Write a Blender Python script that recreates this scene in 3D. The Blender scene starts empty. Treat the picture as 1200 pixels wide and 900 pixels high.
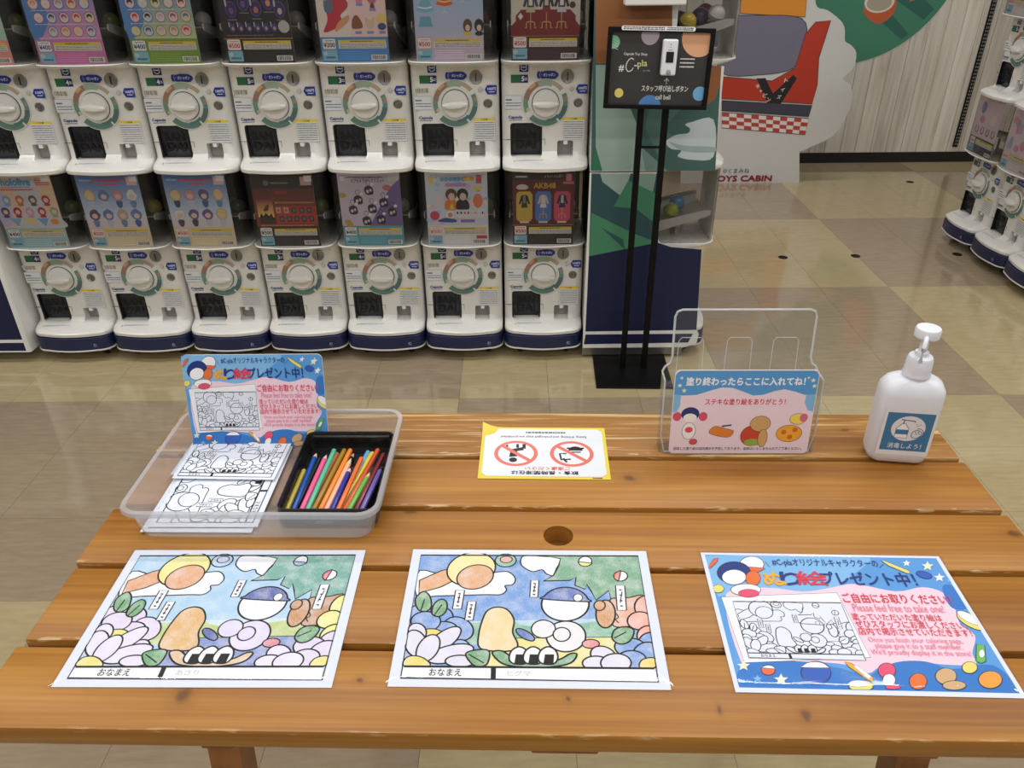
import bpy, bmesh, math, random
from mathutils import Vector, Matrix
from mathutils.geometry import tessellate_polygon
random.seed(7)
PI = math.pi
scene = bpy.context.scene
COL = scene.collection

# ------------------------------------------------------------------ camera
cam_data = bpy.data.cameras.new('camera')
cam_data.sensor_width = 36.0
cam_data.lens = 36.0 * 922.63 / 1200.0
cam_data.clip_start = 0.02
cam = bpy.data.objects.new('camera', cam_data)
COL.objects.link(cam)
PITCH, ROLL, YAW = 0.53037, -0.0104, 0.00565
cam.matrix_world = (Matrix.Translation((0, 0, 1.3922)) @ Matrix.Rotation(YAW, 4, 'Z')
                    @ Matrix.Rotation(PI / 2 - PITCH, 4, 'X') @ Matrix.Rotation(ROLL, 4, 'Z'))
scene.camera = cam

# ------------------------------------------------------------------ world, light, exposure
world = bpy.data.worlds.new('world'); scene.world = world
world.use_nodes = True
world.node_tree.nodes['Background'].inputs[0].default_value = (0.93, 0.96, 1.0, 1)
world.node_tree.nodes['Background'].inputs[1].default_value = 0.25
scene.view_settings.view_transform = 'Standard'
scene.view_settings.look = 'None'
scene.view_settings.exposure = -1.15
scene.view_settings.gamma = 1.0
scene.view_settings.use_curve_mapping = False
LAMP_POWER = 34.0
LAMP_COLOR = (1.0, 0.99, 0.975)
CEILING = 2.8
LAMP_SPOTS = [(x, y) for y in (-1.6, 0.55, 2.05) for x in (-3.0, -1.0, 1.0, 3.0)] + [(-.4, 4.4), (1.6, 4.4)]

# ------------------------------------------------------------------ helpers
def lin(c):
    c = c / 255.0
    return c / 12.92 if c <= 0.04045 else ((c + 0.055) / 1.055) ** 2.4
def C(r, g, b): return (lin(r), lin(g), lin(b), 1.0)

class G:
    """collects one mesh"""
    def __init__(s): s.v = []; s.f = []; s.c = []
    def add(s, vs, fs, col=None):
        o = len(s.v); s.v += [tuple(v) for v in vs]; s.f += [tuple(i + o for i in f) for f in fs]
        s.c += [col or (1, 1, 1, 1)] * len(vs)
        return s
    def box(s, x0, x1, y0, y1, z0, z1, col=None, b=0.0):
        if b <= 0:
            vs = [(x, y, z) for z in (z0, z1) for y in (y0, y1) for x in (x0, x1)]
            return s.add(vs, [(0, 2, 3, 1), (4, 5, 7, 6), (0, 1, 5, 4), (2, 6, 7, 3), (0, 4, 6, 2), (1, 3, 7, 5)], col)
        bm = bmesh.new(); bmesh.ops.create_cube(bm, size=1)
        for v in bm.verts: v.co = Vector(((x0 + x1) / 2 + v.co.x * (x1 - x0), (y0 + y1) / 2 + v.co.y * (y1 - y0), (z0 + z1) / 2 + v.co.z * (z1 - z0)))
        bmesh.ops.bevel(bm, geom=bm.edges[:], offset=b, segments=2, profile=.5, affect='EDGES')
        bm.verts.index_update()
        s.add([v.co for v in bm.verts], [[v.index for v in f.verts] for f in bm.faces], col); bm.free(); return s
    def loft(s, rings, cap0=True, cap1=True, closed=True, col=None):
        n = len(rings[0]); vs = [p for r in rings for p in r]; fs = []
        for k in range(len(rings) - 1):
            for i in range(n if closed else n - 1):
                j = (i + 1) % n
                fs.append((k * n + i, k * n + j, (k + 1) * n + j, (k + 1) * n + i))
        if cap0: fs.append(tuple(range(n - 1, -1, -1)))
        if cap1: fs.append(tuple((len(rings) - 1) * n + i for i in range(n)))
        return s.add(vs, fs, col)
    def lathe(s, prof, n=24, axis='z', at=(0, 0, 0), col=None):
        rings = []
        for r, h in prof:
            ring = []
            for i in range(n):
                a = 2 * PI * i / n
                x, y = r * math.cos(a), r * math.sin(a)
                p = (x, y, h) if axis == 'z' else ((x, -h, y) if axis == 'y' else (h, x, y))
                ring.append((p[0] + at[0], p[1] + at[1], p[2] + at[2]))
            rings.append(ring)
        return s.loft(rings, col=col)
    def tube(s, pts, r, n=10, col=None, rads=None):
        rings = []
        pts = [Vector(p) for p in pts]
        for i, p in enumerate(pts):
            d = (pts[min(i + 1, len(pts) - 1)] - pts[max(i - 1, 0)]).normalized()
            u = d.cross(Vector((0, 0, 1)))
            if u.length < 1e-3: u = d.cross(Vector((0, 1, 0)))
            u.normalize(); w = d.cross(u)
            rr = rads[i] if rads else r
            rings.append([p + (u * math.cos(2 * PI * k / n) + w * math.sin(2 * PI * k / n)) * rr for k in range(n)])
        return s.loft(rings, col=col)
    def prism(s, pts, d0, d1, axis='y', col=None):
        """outline pts extruded from d0 to d1; axis y: pts are (x,z); axis x: (y,z); axis z: (x,y)"""
        m = {'y': lambda p, d: (p[0], d, p[1]), 'x': lambda p, d: (d, p[0], p[1]), 'z': lambda p, d: (p[0], p[1], d)}[axis]
        n = len(pts); vs = [m(p, d0) for p in pts] + [m(p, d1) for p in pts]
        fs = [(i, (i + 1) % n, n + (i + 1) % n, n + i) for i in range(n)]
        tr = tessellate_polygon([[Vector((p[0], p[1], 0)) for p in pts]])
        fs += [tuple(t) for t in tr] + [tuple(n + i for i in reversed(t)) for t in tr]
        return s.add(vs, fs, col)
    def mesh(s, name, colors=False, smooth=0):
        me = bpy.data.meshes.new(name); me.from_pydata(s.v, [], s.f)
        if colors:
            at = me.color_attributes.new('Col', 'FLOAT_COLOR', 'POINT')
            at.data.foreach_set('color', [x for c in s.c for x in c])
        if not colors:
            bm = bmesh.new(); bm.from_mesh(me); bmesh.ops.recalc_face_normals(bm, faces=bm.faces); bm.to_mesh(me); bm.free()
        if smooth:
            me.shade_smooth(); me.set_sharp_from_angle(angle=math.radians(smooth))
        me.update(); return me

def tag(o, label=None, cat=None, group=None, kind=None):
    if label: o['label'] = label
    if cat: o['category'] = cat
    if group: o['group'] = group
    if kind: o['kind'] = kind
    return o
def put(name, me, mat, parent=None, loc=(0, 0, 0), rot=(0, 0, 0)):
    if mat is not None and not me.materials: me.materials.append(mat)
    o = bpy.data.objects.new(name, me); COL.objects.link(o)
    o.location = loc; o.rotation_euler = rot; o.parent = parent
    return o
def obj(name, g, mat, parent=None, loc=(0, 0, 0), rot=(0, 0, 0), smooth=0, colors=False):
    return put(name, g.mesh(name, colors, smooth), mat, parent, loc, rot)
def empty(name, loc=(0, 0, 0), rot=(0, 0, 0)):
    o = bpy.data.objects.new(name, None); COL.objects.link(o); o.empty_display_size = .05
    o.location = loc; o.rotation_euler = rot; return o
def bool_cut(me, cutters):
    o = bpy.data.objects.new('work', me); COL.objects.link(o); tmp = []
    for c in cutters:
        k = bpy.data.objects.new('cut', c); COL.objects.link(k); tmp.append(k)
        m = o.modifiers.new('b', 'BOOLEAN'); m.operation = 'DIFFERENCE'; m.object = k; m.solver = 'EXACT'
    dg = bpy.context.evaluated_depsgraph_get()
    r = bpy.data.meshes.new_from_object(o.evaluated_get(dg))
    for k in tmp + [o]: bpy.data.objects.remove(k)
    return r

# ------------------------------------------------------------------ materials
def mat(name, col, rough=.5, metal=0, spec=.5, coat=0):
    m = bpy.data.materials.new(name); m.use_nodes = True
    b = m.node_tree.nodes['Principled BSDF']
    b.inputs['Base Color'].default_value = col; b.inputs['Roughness'].default_value = rough
    b.inputs['Metallic'].default_value = metal; b.inputs['Specular IOR Level'].default_value = spec
    b.inputs['Coat Weight'].default_value = coat
    # fine procedural unevenness of the gloss so that no surface is perfectly uniform
    nt = m.node_tree; n = nt.nodes.new('ShaderNodeTexNoise'); n.inputs['Scale'].default_value = 60
    tc = nt.nodes.new('ShaderNodeTexCoord'); nt.links.new(tc.outputs['Object'], n.inputs['Vector'])
    mr = nt.nodes.new('ShaderNodeMapRange'); mr.inputs['To Min'].default_value = max(.02, rough - .05); mr.inputs['To Max'].default_value = min(1, rough + .05)
    nt.links.new(n.outputs[0], mr.inputs[0]); nt.links.new(mr.outputs[0], b.inputs['Roughness'])
    return m
def nodes(m): return m.node_tree.nodes, m.node_tree.links, m.node_tree.nodes['Principled BSDF']
def print_mat(name, rough, grain=0.0, spec=.4):
    m = bpy.data.materials.new(name); m.use_nodes = True; N, L, b = nodes(m)
    a = N.new('ShaderNodeVertexColor'); a.layer_name = 'Col'
    b.inputs['Roughness'].default_value = rough; b.inputs['Specular IOR Level'].default_value = spec
    if grain:
        tc = N.new('ShaderNodeTexCoord'); mp = N.new('ShaderNodeMapping'); mp.inputs['Scale'].default_value = (900, 260, 100); mp.inputs['Rotation'].default_value = (0, 0, .7)
        no = N.new('ShaderNodeTexNoise'); no.inputs['Scale'].default_value = 1.0; no.inputs['Detail'].default_value = 3
        mr = N.new('ShaderNodeMapRange'); mr.inputs[1].default_value = .3; mr.inputs[2].default_value = .7; mr.inputs[3].default_value = 0; mr.inputs[4].default_value = grain
        mx = N.new('ShaderNodeMix'); mx.data_type = 'RGBA'; mx.inputs[7].default_value = (.9, .92, .95, 1)
        L.new(tc.outputs['Object'], mp.inputs[0]); L.new(mp.outputs[0], no.inputs['Vector']); L.new(no.outputs[0], mr.inputs[0])
        n2 = N.new('ShaderNodeTexNoise'); n2.inputs['Scale'].default_value = 55; n2.inputs['Detail'].default_value = 2; L.new(tc.outputs['Object'], n2.inputs['Vector'])
        m2 = N.new('ShaderNodeMapRange'); m2.inputs[1].default_value = .4; m2.inputs[2].default_value = .7; m2.inputs[4].default_value = .30; L.new(n2.outputs[0], m2.inputs[0])
        sm = N.new('ShaderNodeMath'); L.new(mr.outputs[0], sm.inputs[0]); L.new(m2.outputs[0], sm.inputs[1])
        bw = N.new('ShaderNodeRGBToBW'); L.new(a.outputs[0], bw.inputs[0]); m3 = N.new('ShaderNodeMapRange'); m3.inputs[1].default_value = .02; m3.inputs[2].default_value = .10; L.new(bw.outputs[0], m3.inputs[0])
        pm_ = N.new('ShaderNodeMath'); pm_.operation = 'MULTIPLY'; L.new(sm.outputs[0], pm_.inputs[0]); L.new(m3.outputs[0], pm_.inputs[1])
        L.new(pm_.outputs[0], mx.inputs[0]); L.new(a.outputs[0], mx.inputs[6]); L.new(mx.outputs[2], b.inputs['Base Color'])
    else: L.new(a.outputs[0], b.inputs['Base Color'])
    return m
def clear_mat(name, tint, haze=0.0, hazecol=(.8, .85, .9, 1), rough=.05, ior=1.45, gloss=1.0):
    """thin clear plastic: see-through film with fresnel gloss and an optional milky share"""
    m = bpy.data.materials.new(name); m.use_nodes = True; nt = m.node_tree; N, L = nt.nodes, nt.links
    for n in list(N): N.remove(n)
    out = N.new('ShaderNodeOutputMaterial'); tr = N.new('ShaderNodeBsdfTransparent'); tr.inputs[0].default_value = tint
    gl = N.new('ShaderNodeBsdfGlossy'); gl.inputs['Roughness'].default_value = rough
    fr = N.new('ShaderNodeFresnel'); fr.inputs[0].default_value = ior
    # the same fresnel from both sides of the thin sheet
    ge = N.new('ShaderNodeNewGeometry'); io = N.new('ShaderNodeMapRange'); io.inputs[3].default_value = ior; io.inputs[4].default_value = 1 / ior
    L.new(ge.outputs['Backfacing'], io.inputs[0]); L.new(io.outputs[0], fr.inputs[0])
    mu = N.new('ShaderNodeMath'); mu.operation = 'MULTIPLY'; mu.inputs[1].default_value = gloss; L.new(fr.outputs[0], mu.inputs[0])
    base = tr.outputs[0]
    if haze:
        df = N.new('ShaderNodeBsdfDiffuse'); df.inputs[0].default_value = hazecol
        tl = N.new('ShaderNodeBsdfTranslucent'); tl.inputs[0].default_value = hazecol
        a = N.new('ShaderNodeMixShader'); a.inputs[0].default_value = .5; L.new(df.outputs[0], a.inputs[1]); L.new(tl.outputs[0], a.inputs[2])
        h = N.new('ShaderNodeMixShader'); h.inputs[0].default_value = haze; L.new(tr.outputs[0], h.inputs[1]); L.new(a.outputs[0], h.inputs[2]); base = h.outputs[0]
    mx = N.new('ShaderNodeMixShader'); L.new(mu.outputs[0], mx.inputs[0]); L.new(base, mx.inputs[1]); L.new(gl.outputs[0], mx.inputs[2])
    L.new(mx.outputs[0], out.inputs[0]); return m
def wood_mat(name, dark, mid, light, scale=(3, 55, 55), rough=.42, wear_sheen=0.0, knots=(), edge=0.0):
    m = bpy.data.materials.new(name); m.use_nodes = True; N, L, b = nodes(m)
    tc = N.new('ShaderNodeTexCoord'); oi = N.new('ShaderNodeObjectInfo')
    off = N.new('ShaderNodeVectorMath'); off.operation = 'SCALE'; off.inputs[0].default_value = (7, 5, 3); L.new(oi.outputs['Random'], off.inputs['Scale'])
    ad = N.new('ShaderNodeVectorMath'); L.new(tc.outputs['Object'], ad.inputs[0]); L.new(off.outputs[0], ad.inputs[1])
    def noise(sc, detail, dist=0):
        mp = N.new('ShaderNodeMapping'); mp.inputs['Scale'].default_value = sc; L.new(ad.outputs[0], mp.inputs[0])
        n = N.new('ShaderNodeTexNoise'); n.inputs['Scale'].default_value = 1; n.inputs['Detail'].default_value = detail; n.inputs['Distortion'].default_value = dist; L.new(mp.outputs[0], n.inputs['Vector']); return n
    big = noise((1.3, 16, 16), 3, .6); fine = noise((scale[0], scale[1] * 3, scale[2] * 3), 6, .2)
    mix = N.new('ShaderNodeMath'); mix.operation = 'MULTIPLY_ADD'; mix.inputs[1].default_value = .45; L.new(fine.outputs[0], mix.inputs[0])
    hb = N.new('ShaderNodeMath'); hb.operation = 'MULTIPLY'; hb.inputs[1].default_value = .6; L.new(big.outputs[0], hb.inputs[0]); L.new(hb.outputs[0], mix.inputs[2])
    cr = N.new('ShaderNodeValToRGB'); L.new(mix.outputs[0], cr.inputs[0])
    e = cr.color_ramp.elements; e[0].position = .36; e[0].color = dark; e[1].position = .68; e[1].color = light; k = cr.color_ramp.elements.new(.52); k.color = mid
    last = cr.outputs[0]
    def blend(fac, col):
        nonlocal last
        mx = N.new('ShaderNodeMix'); mx.data_type = 'RGBA'; L.new(fac, mx.inputs[0]); L.new(last, mx.inputs[6]); mx.inputs[7].default_value = col; last = mx.outputs[2]
    for kx, ky, rx, ry in knots:
        sub = N.new('ShaderNodeVectorMath'); sub.operation = 'SUBTRACT'; L.new(tc.outputs['Object'], sub.inputs[0]); sub.inputs[1].default_value = (kx, ky, 0)
        mul = N.new('ShaderNodeVectorMath'); mul.operation = 'MULTIPLY'; L.new(sub.outputs[0], mul.inputs[0]); mul.inputs[1].default_value = (1 / rx, 1 / ry, 8)
        wob = N.new('ShaderNodeVectorMath'); L.new(mul.outputs[0], wob.inputs[0]); nz = N.new('ShaderNodeTexNoise'); nz.inputs['Scale'].default_value = 90; L.new(tc.outputs['Object'], nz.inputs['Vector']); L.new(nz.outputs['Color'], wob.inputs[1])
        ln = N.new('ShaderNodeVectorMath'); ln.operation = 'LENGTH'; sb = N.new('ShaderNodeVectorMath'); sb.operation = 'SUBTRACT'; L.new(wob.outputs[0], sb.inputs[0]); sb.inputs[1].default_value = (.5, .5, .5); L.new(sb.outputs[0], ln.inputs[0])
        for lo, hi, st_, co in ((.8, 2.4, .45, dark), (.35, 1.0, .75, tuple(x * .35 for x in dark[:3]) + (1,))):
            r = N.new('ShaderNodeMapRange'); r.inputs[1].default_value = lo; r.inputs[2].default_value = hi; r.inputs[3].default_value = st_; r.inputs[4].default_value = 0; L.new(ln.outputs['Value'], r.inputs[0]); blend(r.outputs[0], co)
    if wear_sheen:
        w = noise((5, 120, 120), 5, .3); r = N.new('ShaderNodeMapRange'); r.inputs[1].default_value = .53; r.inputs[2].default_value = .66; r.inputs[3].default_value = 0; r.inputs[4].default_value = wear_sheen; L.new(w.outputs[0], r.inputs[0]); blend(r.outputs[0], C(226, 196, 140))  # worn streaks and the back plank's soft sheen, both painted as pale colour
    if edge:   # chipped varnish along the front arris
        sp = N.new('ShaderNodeSeparateXYZ'); L.new(tc.outputs['Object'], sp.inputs[0])
        e1 = N.new('ShaderNodeMapRange'); e1.inputs[1].default_value = -edge + .001; e1.inputs[2].default_value = -edge + .006; e1.inputs[3].default_value = 1; e1.inputs[4].default_value = 0; L.new(sp.outputs[1], e1.inputs[0])
        e2 = N.new('ShaderNodeMapRange'); e2.inputs[1].default_value = -.006; e2.inputs[2].default_value = -.003; L.new(sp.outputs[2], e2.inputs[0])
        en = noise((28, 160, 160), 4, .4); e3 = N.new('ShaderNodeMapRange'); e3.inputs[1].default_value = .56; e3.inputs[2].default_value = .64; e3.inputs[4].default_value = .85; L.new(en.outputs[0], e3.inputs[0])
        k1 = N.new('ShaderNodeMath'); k1.operation = 'MULTIPLY'; L.new(e1.outputs[0], k1.inputs[0]); L.new(e2.outputs[0], k1.inputs[1])
        k2 = N.new('ShaderNodeMath'); k2.operation = 'MULTIPLY'; L.new(k1.outputs[0], k2.inputs[0]); L.new(e3.outputs[0], k2.inputs[1]); blend(k2.outputs[0], C(214, 186, 142))
    hv = N.new('ShaderNodeHueSaturation'); L.new(last, hv.inputs['Color'])
    vr = N.new('ShaderNodeMapRange'); vr.inputs[3].default_value = .88; vr.inputs[4].default_value = 1.1; L.new(oi.outputs['Random'], vr.inputs[0]); L.new(vr.outputs[0], hv.inputs['Value'])
    L.new(hv.outputs[0], b.inputs['Base Color']); b.inputs['Roughness'].default_value = rough
    bp = N.new('ShaderNodeBump'); bp.inputs['Strength'].default_value = .12; bp.inputs['Distance'].default_value = .001; L.new(fine.outputs[0], bp.inputs['Height']); L.new(bp.outputs[0], b.inputs['Normal'])
    return m
def tile_mat(name, c1, c2):
    m = bpy.data.materials.new(name); m.use_nodes = True; N, L, b = nodes(m)
    tc = N.new('ShaderNodeTexCoord'); oi = N.new('ShaderNodeObjectInfo'); off = N.new('ShaderNodeVectorMath'); off.operation = 'SCALE'; off.inputs[0].default_value = (31, 17, 0); L.new(oi.outputs['Random'], off.inputs['Scale'])
    ad = N.new('ShaderNodeVectorMath'); L.new(tc.outputs['Object'], ad.inputs[0]); L.new(off.outputs[0], ad.inputs[1])
    def noise(sc, d):
        mp = N.new('ShaderNodeMapping'); mp.inputs['Scale'].default_value = sc; L.new(ad.outputs[0], mp.inputs[0]); n = N.new('ShaderNodeTexNoise'); n.inputs['Scale'].default_value = 1; n.inputs['Detail'].default_value = d; L.new(mp.outputs[0], n.inputs['Vector']); return n
    a = noise((14, 70, 1), 6); s = noise((45, 8, 1), 4)
    cr = N.new('ShaderNodeValToRGB'); L.new(a.outputs[0], cr.inputs[0]); cr.color_ramp.elements[0].color = c1; cr.color_ramp.elements[0].position = .3; cr.color_ramp.elements[1].color = c2; cr.color_ramp.elements[1].position = .65
    hv = N.new('ShaderNodeHueSaturation'); L.new(cr.outputs[0], hv.inputs['Color']); vr = N.new('ShaderNodeMapRange'); vr.inputs[3].default_value = .975; vr.inputs[4].default_value = 1.02; L.new(oi.outputs['Random'], vr.inputs[0]); L.new(vr.outputs[0], hv.inputs['Value'])
    L.new(hv.outputs[0], b.inputs['Base Color'])
    rr = N.new('ShaderNodeMapRange'); rr.inputs[3].default_value = .04; rr.inputs[4].default_value = .14; L.new(s.outputs[0], rr.inputs[0]); L.new(rr.outputs[0], b.inputs['Roughness'])
    b.inputs['Specular IOR Level'].default_value = .95
    return m

M = dict(
    white=mat('machine_white', C(220, 219, 215), .26), grey=mat('grey_plastic', C(150, 150, 148), .4), ltgrey=mat('light_grey_plastic', C(190, 190, 188), .4),
    black=mat('black_plastic', C(20, 21, 24), .3), flap=mat('dark_flap', C(36, 40, 48), .2), dark=mat('dark_interior', C(34, 32, 32), .8), navy=mat('navy_plastic', C(24, 34, 74), .35),
    steel=mat('brushed_metal', C(140, 140, 138), .35, .9), blackmetal=mat('black_metal', C(9, 9, 10), .45, 0, .2), rubber=mat('black_rubber', C(18, 18, 18), .7),
    hopper=clear_mat('hopper_clear', (.70, .69, .68, 1), .035, (.7, .68, .66, 1), rough=.12, gloss=.7), film=clear_mat('laminate_film', (.97, .97, .98, 1), rough=.06, gloss=.9),  # the hopper's grey share is reflection haze mixed into the clear plastic
    acrylic=clear_mat('clear_acrylic', (.95, .96, .96, 1), .015, rough=.04), edge=clear_mat('acrylic_edge', (.86, .89, .9, 1), .5, (.95, .97, 1, 1), .08, 1.5),
    tray=clear_mat('frosted_tray', (.84, .86, .88, 1), .32, (.85, .88, .92, 1), .22), trayrim=clear_mat('frosted_tray_rim', (.8, .82, .85, 1), .5, (.85, .88, .94, 1), .25),
    paper=mat('white_paper', C(228, 235, 249), .7), printm=print_mat('printed_matt', .55), printg=print_mat('printed_gloss', .3), pencilled=print_mat('printed_pencilled', .55, .28),
    bottle=mat('bottle_white', C(226, 229, 238), .32), ceil=mat('ceiling_white', C(225, 225, 222), .8), wallp=mat('wall_paint', C(205, 202, 195), .8),
    board=mat('white_board', C(228, 228, 226), .5), 
    legwood=wood_mat('leg_wood', C(112, 70, 30), C(140, 88, 42), C(158, 104, 54), scale=(40, 6, 3)),
    plank=wood_mat('whitewashed_plank', C(188, 179, 164), C(216, 210, 199), C(230, 226, 218), scale=(40, 40, 3), rough=.6),
    tileA=tile_mat('tile_yellow_beige', C(170, 154, 118), C(180, 165, 128)), tileB=tile_mat('tile_pink_beige', C(148, 131, 109), C(159, 142, 119)),
    grout=mat('floor_joint', C(140, 126, 104), .6), trim=mat('black_trim', C(18, 18, 18), .45), tin=mat('pencil_tin', C(26, 27, 30), .28), tinside=mat('pencil_tin_print', C(52, 60, 70), .35),
)
pl = M['plank']
for n in pl.node_tree.nodes:
    if n.type == 'MAPPING':
        s = n.inputs['Scale'].default_value; n.inputs['Scale'].default_value = (s[1] * .6, 1, min(s[0] * .9, 2.5))

# ------------------------------------------------------------------ flat print drawn as thin coloured shapes
_tc = {}
def glyphs(s, bold):
    k = (s, bold)
    if k not in _tc:
        c = bpy.data.curves.new('t', 'FONT'); c.body = s; c.size = 1; c.resolution_u = 2; c.offset = bold; c.fill_mode = 'FRONT'
        o = bpy.data.objects.new('t', c); COL.objects.link(o)
        dg = bpy.context.evaluated_depsgraph_get(); me = bpy.data.meshes.new_from_object(o.evaluated_get(dg))
        v = [(p.co.x, p.co.y) for p in me.vertices]; f = [tuple(p.vertices) for p in me.polygons]
        bpy.data.objects.remove(o); bpy.data.curves.remove(c); bpy.data.meshes.remove(me)
        _tc[k] = (v, f)
    return _tc[k]
def smooth(pts, closed=True, n=4):
    m = len(pts); out = []
    for i in range(m if closed else m - 1):
        p = [pts[(i + k) % m] if closed else pts[min(max(i + k, 0), m - 1)] for k in (-1, 0, 1, 2)]
        for j in range(n):
            t = j / n
            out.append(tuple(.5 * (2 * p[1][q] + (p[2][q] - p[0][q]) * t + (2 * p[0][q] - 5 * p[1][q] + 4 * p[2][q] - p[3][q]) * t * t + (3 * p[1][q] - p[0][q] - 3 * p[2][q] + p[3][q]) * t ** 3) for q in (0, 1)))
    if not closed: out.append(pts[-1])
    return out
def ell(cx, cy, rx, ry=None, n=20, a0=0, a1=2 * PI):
    ry = rx if ry is None else ry; m = n if a1 - a0 > 6.28 else n - 1
    return [(cx + rx * math.cos(a0 + (a1 - a0) * i / m), cy + ry * math.sin(a0 + (a1 - a0) * i / m)) for i in range(n)]
def rrect(x0, y0, x1, y1, r, n=5):
    o = []
    for cx, cy, a in ((x1 - r, y0 + r, -PI / 2), (x1 - r, y1 - r, 0), (x0 + r, y1 - r, PI / 2), (x0 + r, y0 + r, PI)):
        o += [(cx + r * math.cos(a + PI / 2 * i / n), cy + r * math.sin(a + PI / 2 * i / n)) for i in range(n + 1)]
    return o
class Pr:
    def __init__(s, dz=1e-5, unit=.001, org=(0, 0)):
        s.g = G(); s.z = 0.0; s.dz = dz; s.clip = None; s.xf = (unit, 0, -org[0] * unit, 0, unit, -org[1] * unit)
    def T(s, p):
        a, b, c, d, e, f = s.xf; return (a * p[0] + b * p[1] + c, d * p[0] + e * p[1] + f)
    def raw(s, pts, fs, col):
        if s.clip:
            k = s.clip; pts = [(min(k[2], max(k[0], p[0])), min(k[3], max(k[1], p[1]))) for p in pts]
        s.z += s.dz; q = [s.T(p) for p in pts]
        s.g.v += [(x, y, s.z) for x, y in q]; o = len(s.g.c); s.g.f += [tuple(i + o for i in f) for f in fs]
        s.g.c += col if isinstance(col, list) else [col] * len(pts)
    def poly(s, pts, col, sm=0, ow=0, ink=(0.006, .006, .008, 1)):
        if sm: pts = smooth(pts)
        ar = sum(pts[i - 1][0] * pts[i][1] - pts[i][0] * pts[i - 1][1] for i in range(len(pts)))
        if ar < 0: pts = pts[::-1]
        tr = tessellate_polygon([[Vector((p[0], p[1], 0)) for p in pts]])
        fs = []
        for a, b, c in tr:
            A = (pts[b][0] - pts[a][0]) * (pts[c][1] - pts[a][1]) - (pts[c][0] - pts[a][0]) * (pts[b][1] - pts[a][1])
            fs.append((a, b, c) if A > 0 else (a, c, b))
        s.raw(pts, fs, col)
        if ow: s.line(pts + [pts[0]], ow, ink)
    def rect(s, x0, y0, x1, y1, col, ow=0, ink=(.006, .006, .008, 1)): s.poly([(x0, y0), (x1, y0), (x1, y1), (x0, y1)], col, 0, ow, ink)
    def grad(s, x0, y0, x1, y1, bottom, top): s.raw([(x0, y0), (x1, y0), (x1, y1), (x0, y1)], [(0, 1, 2, 3)], [bottom, bottom, top, top])
    def ell(s, cx, cy, rx, ry=None, col=(1, 1, 1, 1), ow=0, n=20, ink=(.006, .006, .008, 1)): s.poly(ell(cx, cy, rx, ry, n), col, 0, ow, ink)
    def line(s, pts, w, col, sm=0):
        if sm: pts = smooth(pts, False)
        L = []; n = len(pts); cl = n > 2 and pts[0] == pts[-1]
        for i in range(n):
            a = pts[i - 1] if i else (pts[-2] if cl else pts[0]); b = pts[i + 1] if i < n - 1 else (pts[1] if cl else pts[-1])
            dx, dy = b[0] - a[0], b[1] - a[1]; d = math.hypot(dx, dy) or 1
            L.append((pts[i][0] - dy / d * w / 2, pts[i][1] + dx / d * w / 2)); L.append((pts[i][0] + dy / d * w / 2, pts[i][1] - dx / d * w / 2))
        s.raw(L, [(2 * i + 1, 2 * i + 3, 2 * i + 2, 2 * i) for i in range(n - 1)], col)
    def text(s, t, x, y, w, h, col, bold=.0, rot=0):
        """text fitted into the box with lower left corner x, y"""
        v, f = glyphs(t, 0.0)
        if not v: return
        x0 = min(p[0] for p in v); x1 = max(p[0] for p in v); y0 = min(p[1] for p in v); y1 = max(p[1] for p in v)
        sx = w / (x1 - x0); sy = h / (y1 - y0); c, q = math.cos(rot), math.sin(rot)
        pts = []
        for p in v:
            u, k = (p[0] - x0) * sx, (p[1] - y0) * sy; pts.append((x + u * c - k * q, y + u * q + k * c))
        if not bold: return s.raw(pts, f, col)
        em = min(sx, sy)
        for ax, ay in ((1, 0), (-1, 0), (0, 1), (0, -1)): s.raw([(p[0] + ax * bold * em, p[1] + ay * bold * em) for p in pts], f, col)
    def make(s, name, m, parent=None, loc=(0, 0, 0), rot=(0, 0, 0)):
        return put(name, s.g.mesh(name, True), m, parent, loc, rot)

BW = dict.fromkeys('sky sky2 grass sheet cloud tree trunk warm1 warm2 tan tan2 blue body pinkk ball0 b1a b1b b2 b3 petA petB petC core leaf plate rice'.split(), C(230, 236, 249))
PAL = {
 'mid': dict(sky=C(94, 152, 222), sky2=C(176, 212, 232), grass=C(120, 182, 150), sheet=C(236, 226, 130), cloud=C(240, 244, 250), tree=C(104, 166, 124), trunk=C(230, 172, 140), warm1=C(246, 232, 150), warm2=C(226, 164, 104), tan=C(240, 214, 150), tan2=C(210, 150, 84), blue=C(74, 108, 190), body=C(238, 236, 240), pinkk=C(232, 140, 140), ball0=C(242, 244, 248), b1a=C(130, 186, 150), b1b=C(240, 170, 170), b2=C(240, 226, 100), b3=C(236, 110, 96), petA=C(110, 156, 222), petB=C(226, 222, 242), petC=C(240, 170, 150), core=C(240, 214, 90), leaf=C(96, 160, 100), plate=C(96, 162, 110), rice=C(240, 242, 248)),
 'left': dict(sky=C(164, 208, 240), sky2=C(206, 230, 246), grass=C(186, 206, 110), sheet=C(120, 140, 206), cloud=C(240, 244, 250), tree=C(92, 166, 150), trunk=C(196, 140, 90), warm1=C(240, 232, 130), warm2=C(226, 160, 104), tan=C(226, 176, 96), tan2=C(200, 140, 70), blue=C(52, 82, 170), body=C(222, 216, 244), pinkk=C(222, 130, 150), ball0=C(240, 242, 248), b1a=C(176, 206, 236), b1b=C(206, 214, 240), b2=C(110, 150, 214), b3=C(224, 100, 110), petA=C(226, 214, 244), petB=C(232, 226, 248), petC=C(240, 236, 130), core=C(236, 226, 110), leaf=C(84, 160, 90), plate=C(222, 190, 150), rice=C(240, 242, 248)),
 'bw': BW}
INK = C(22, 22, 26)
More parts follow.
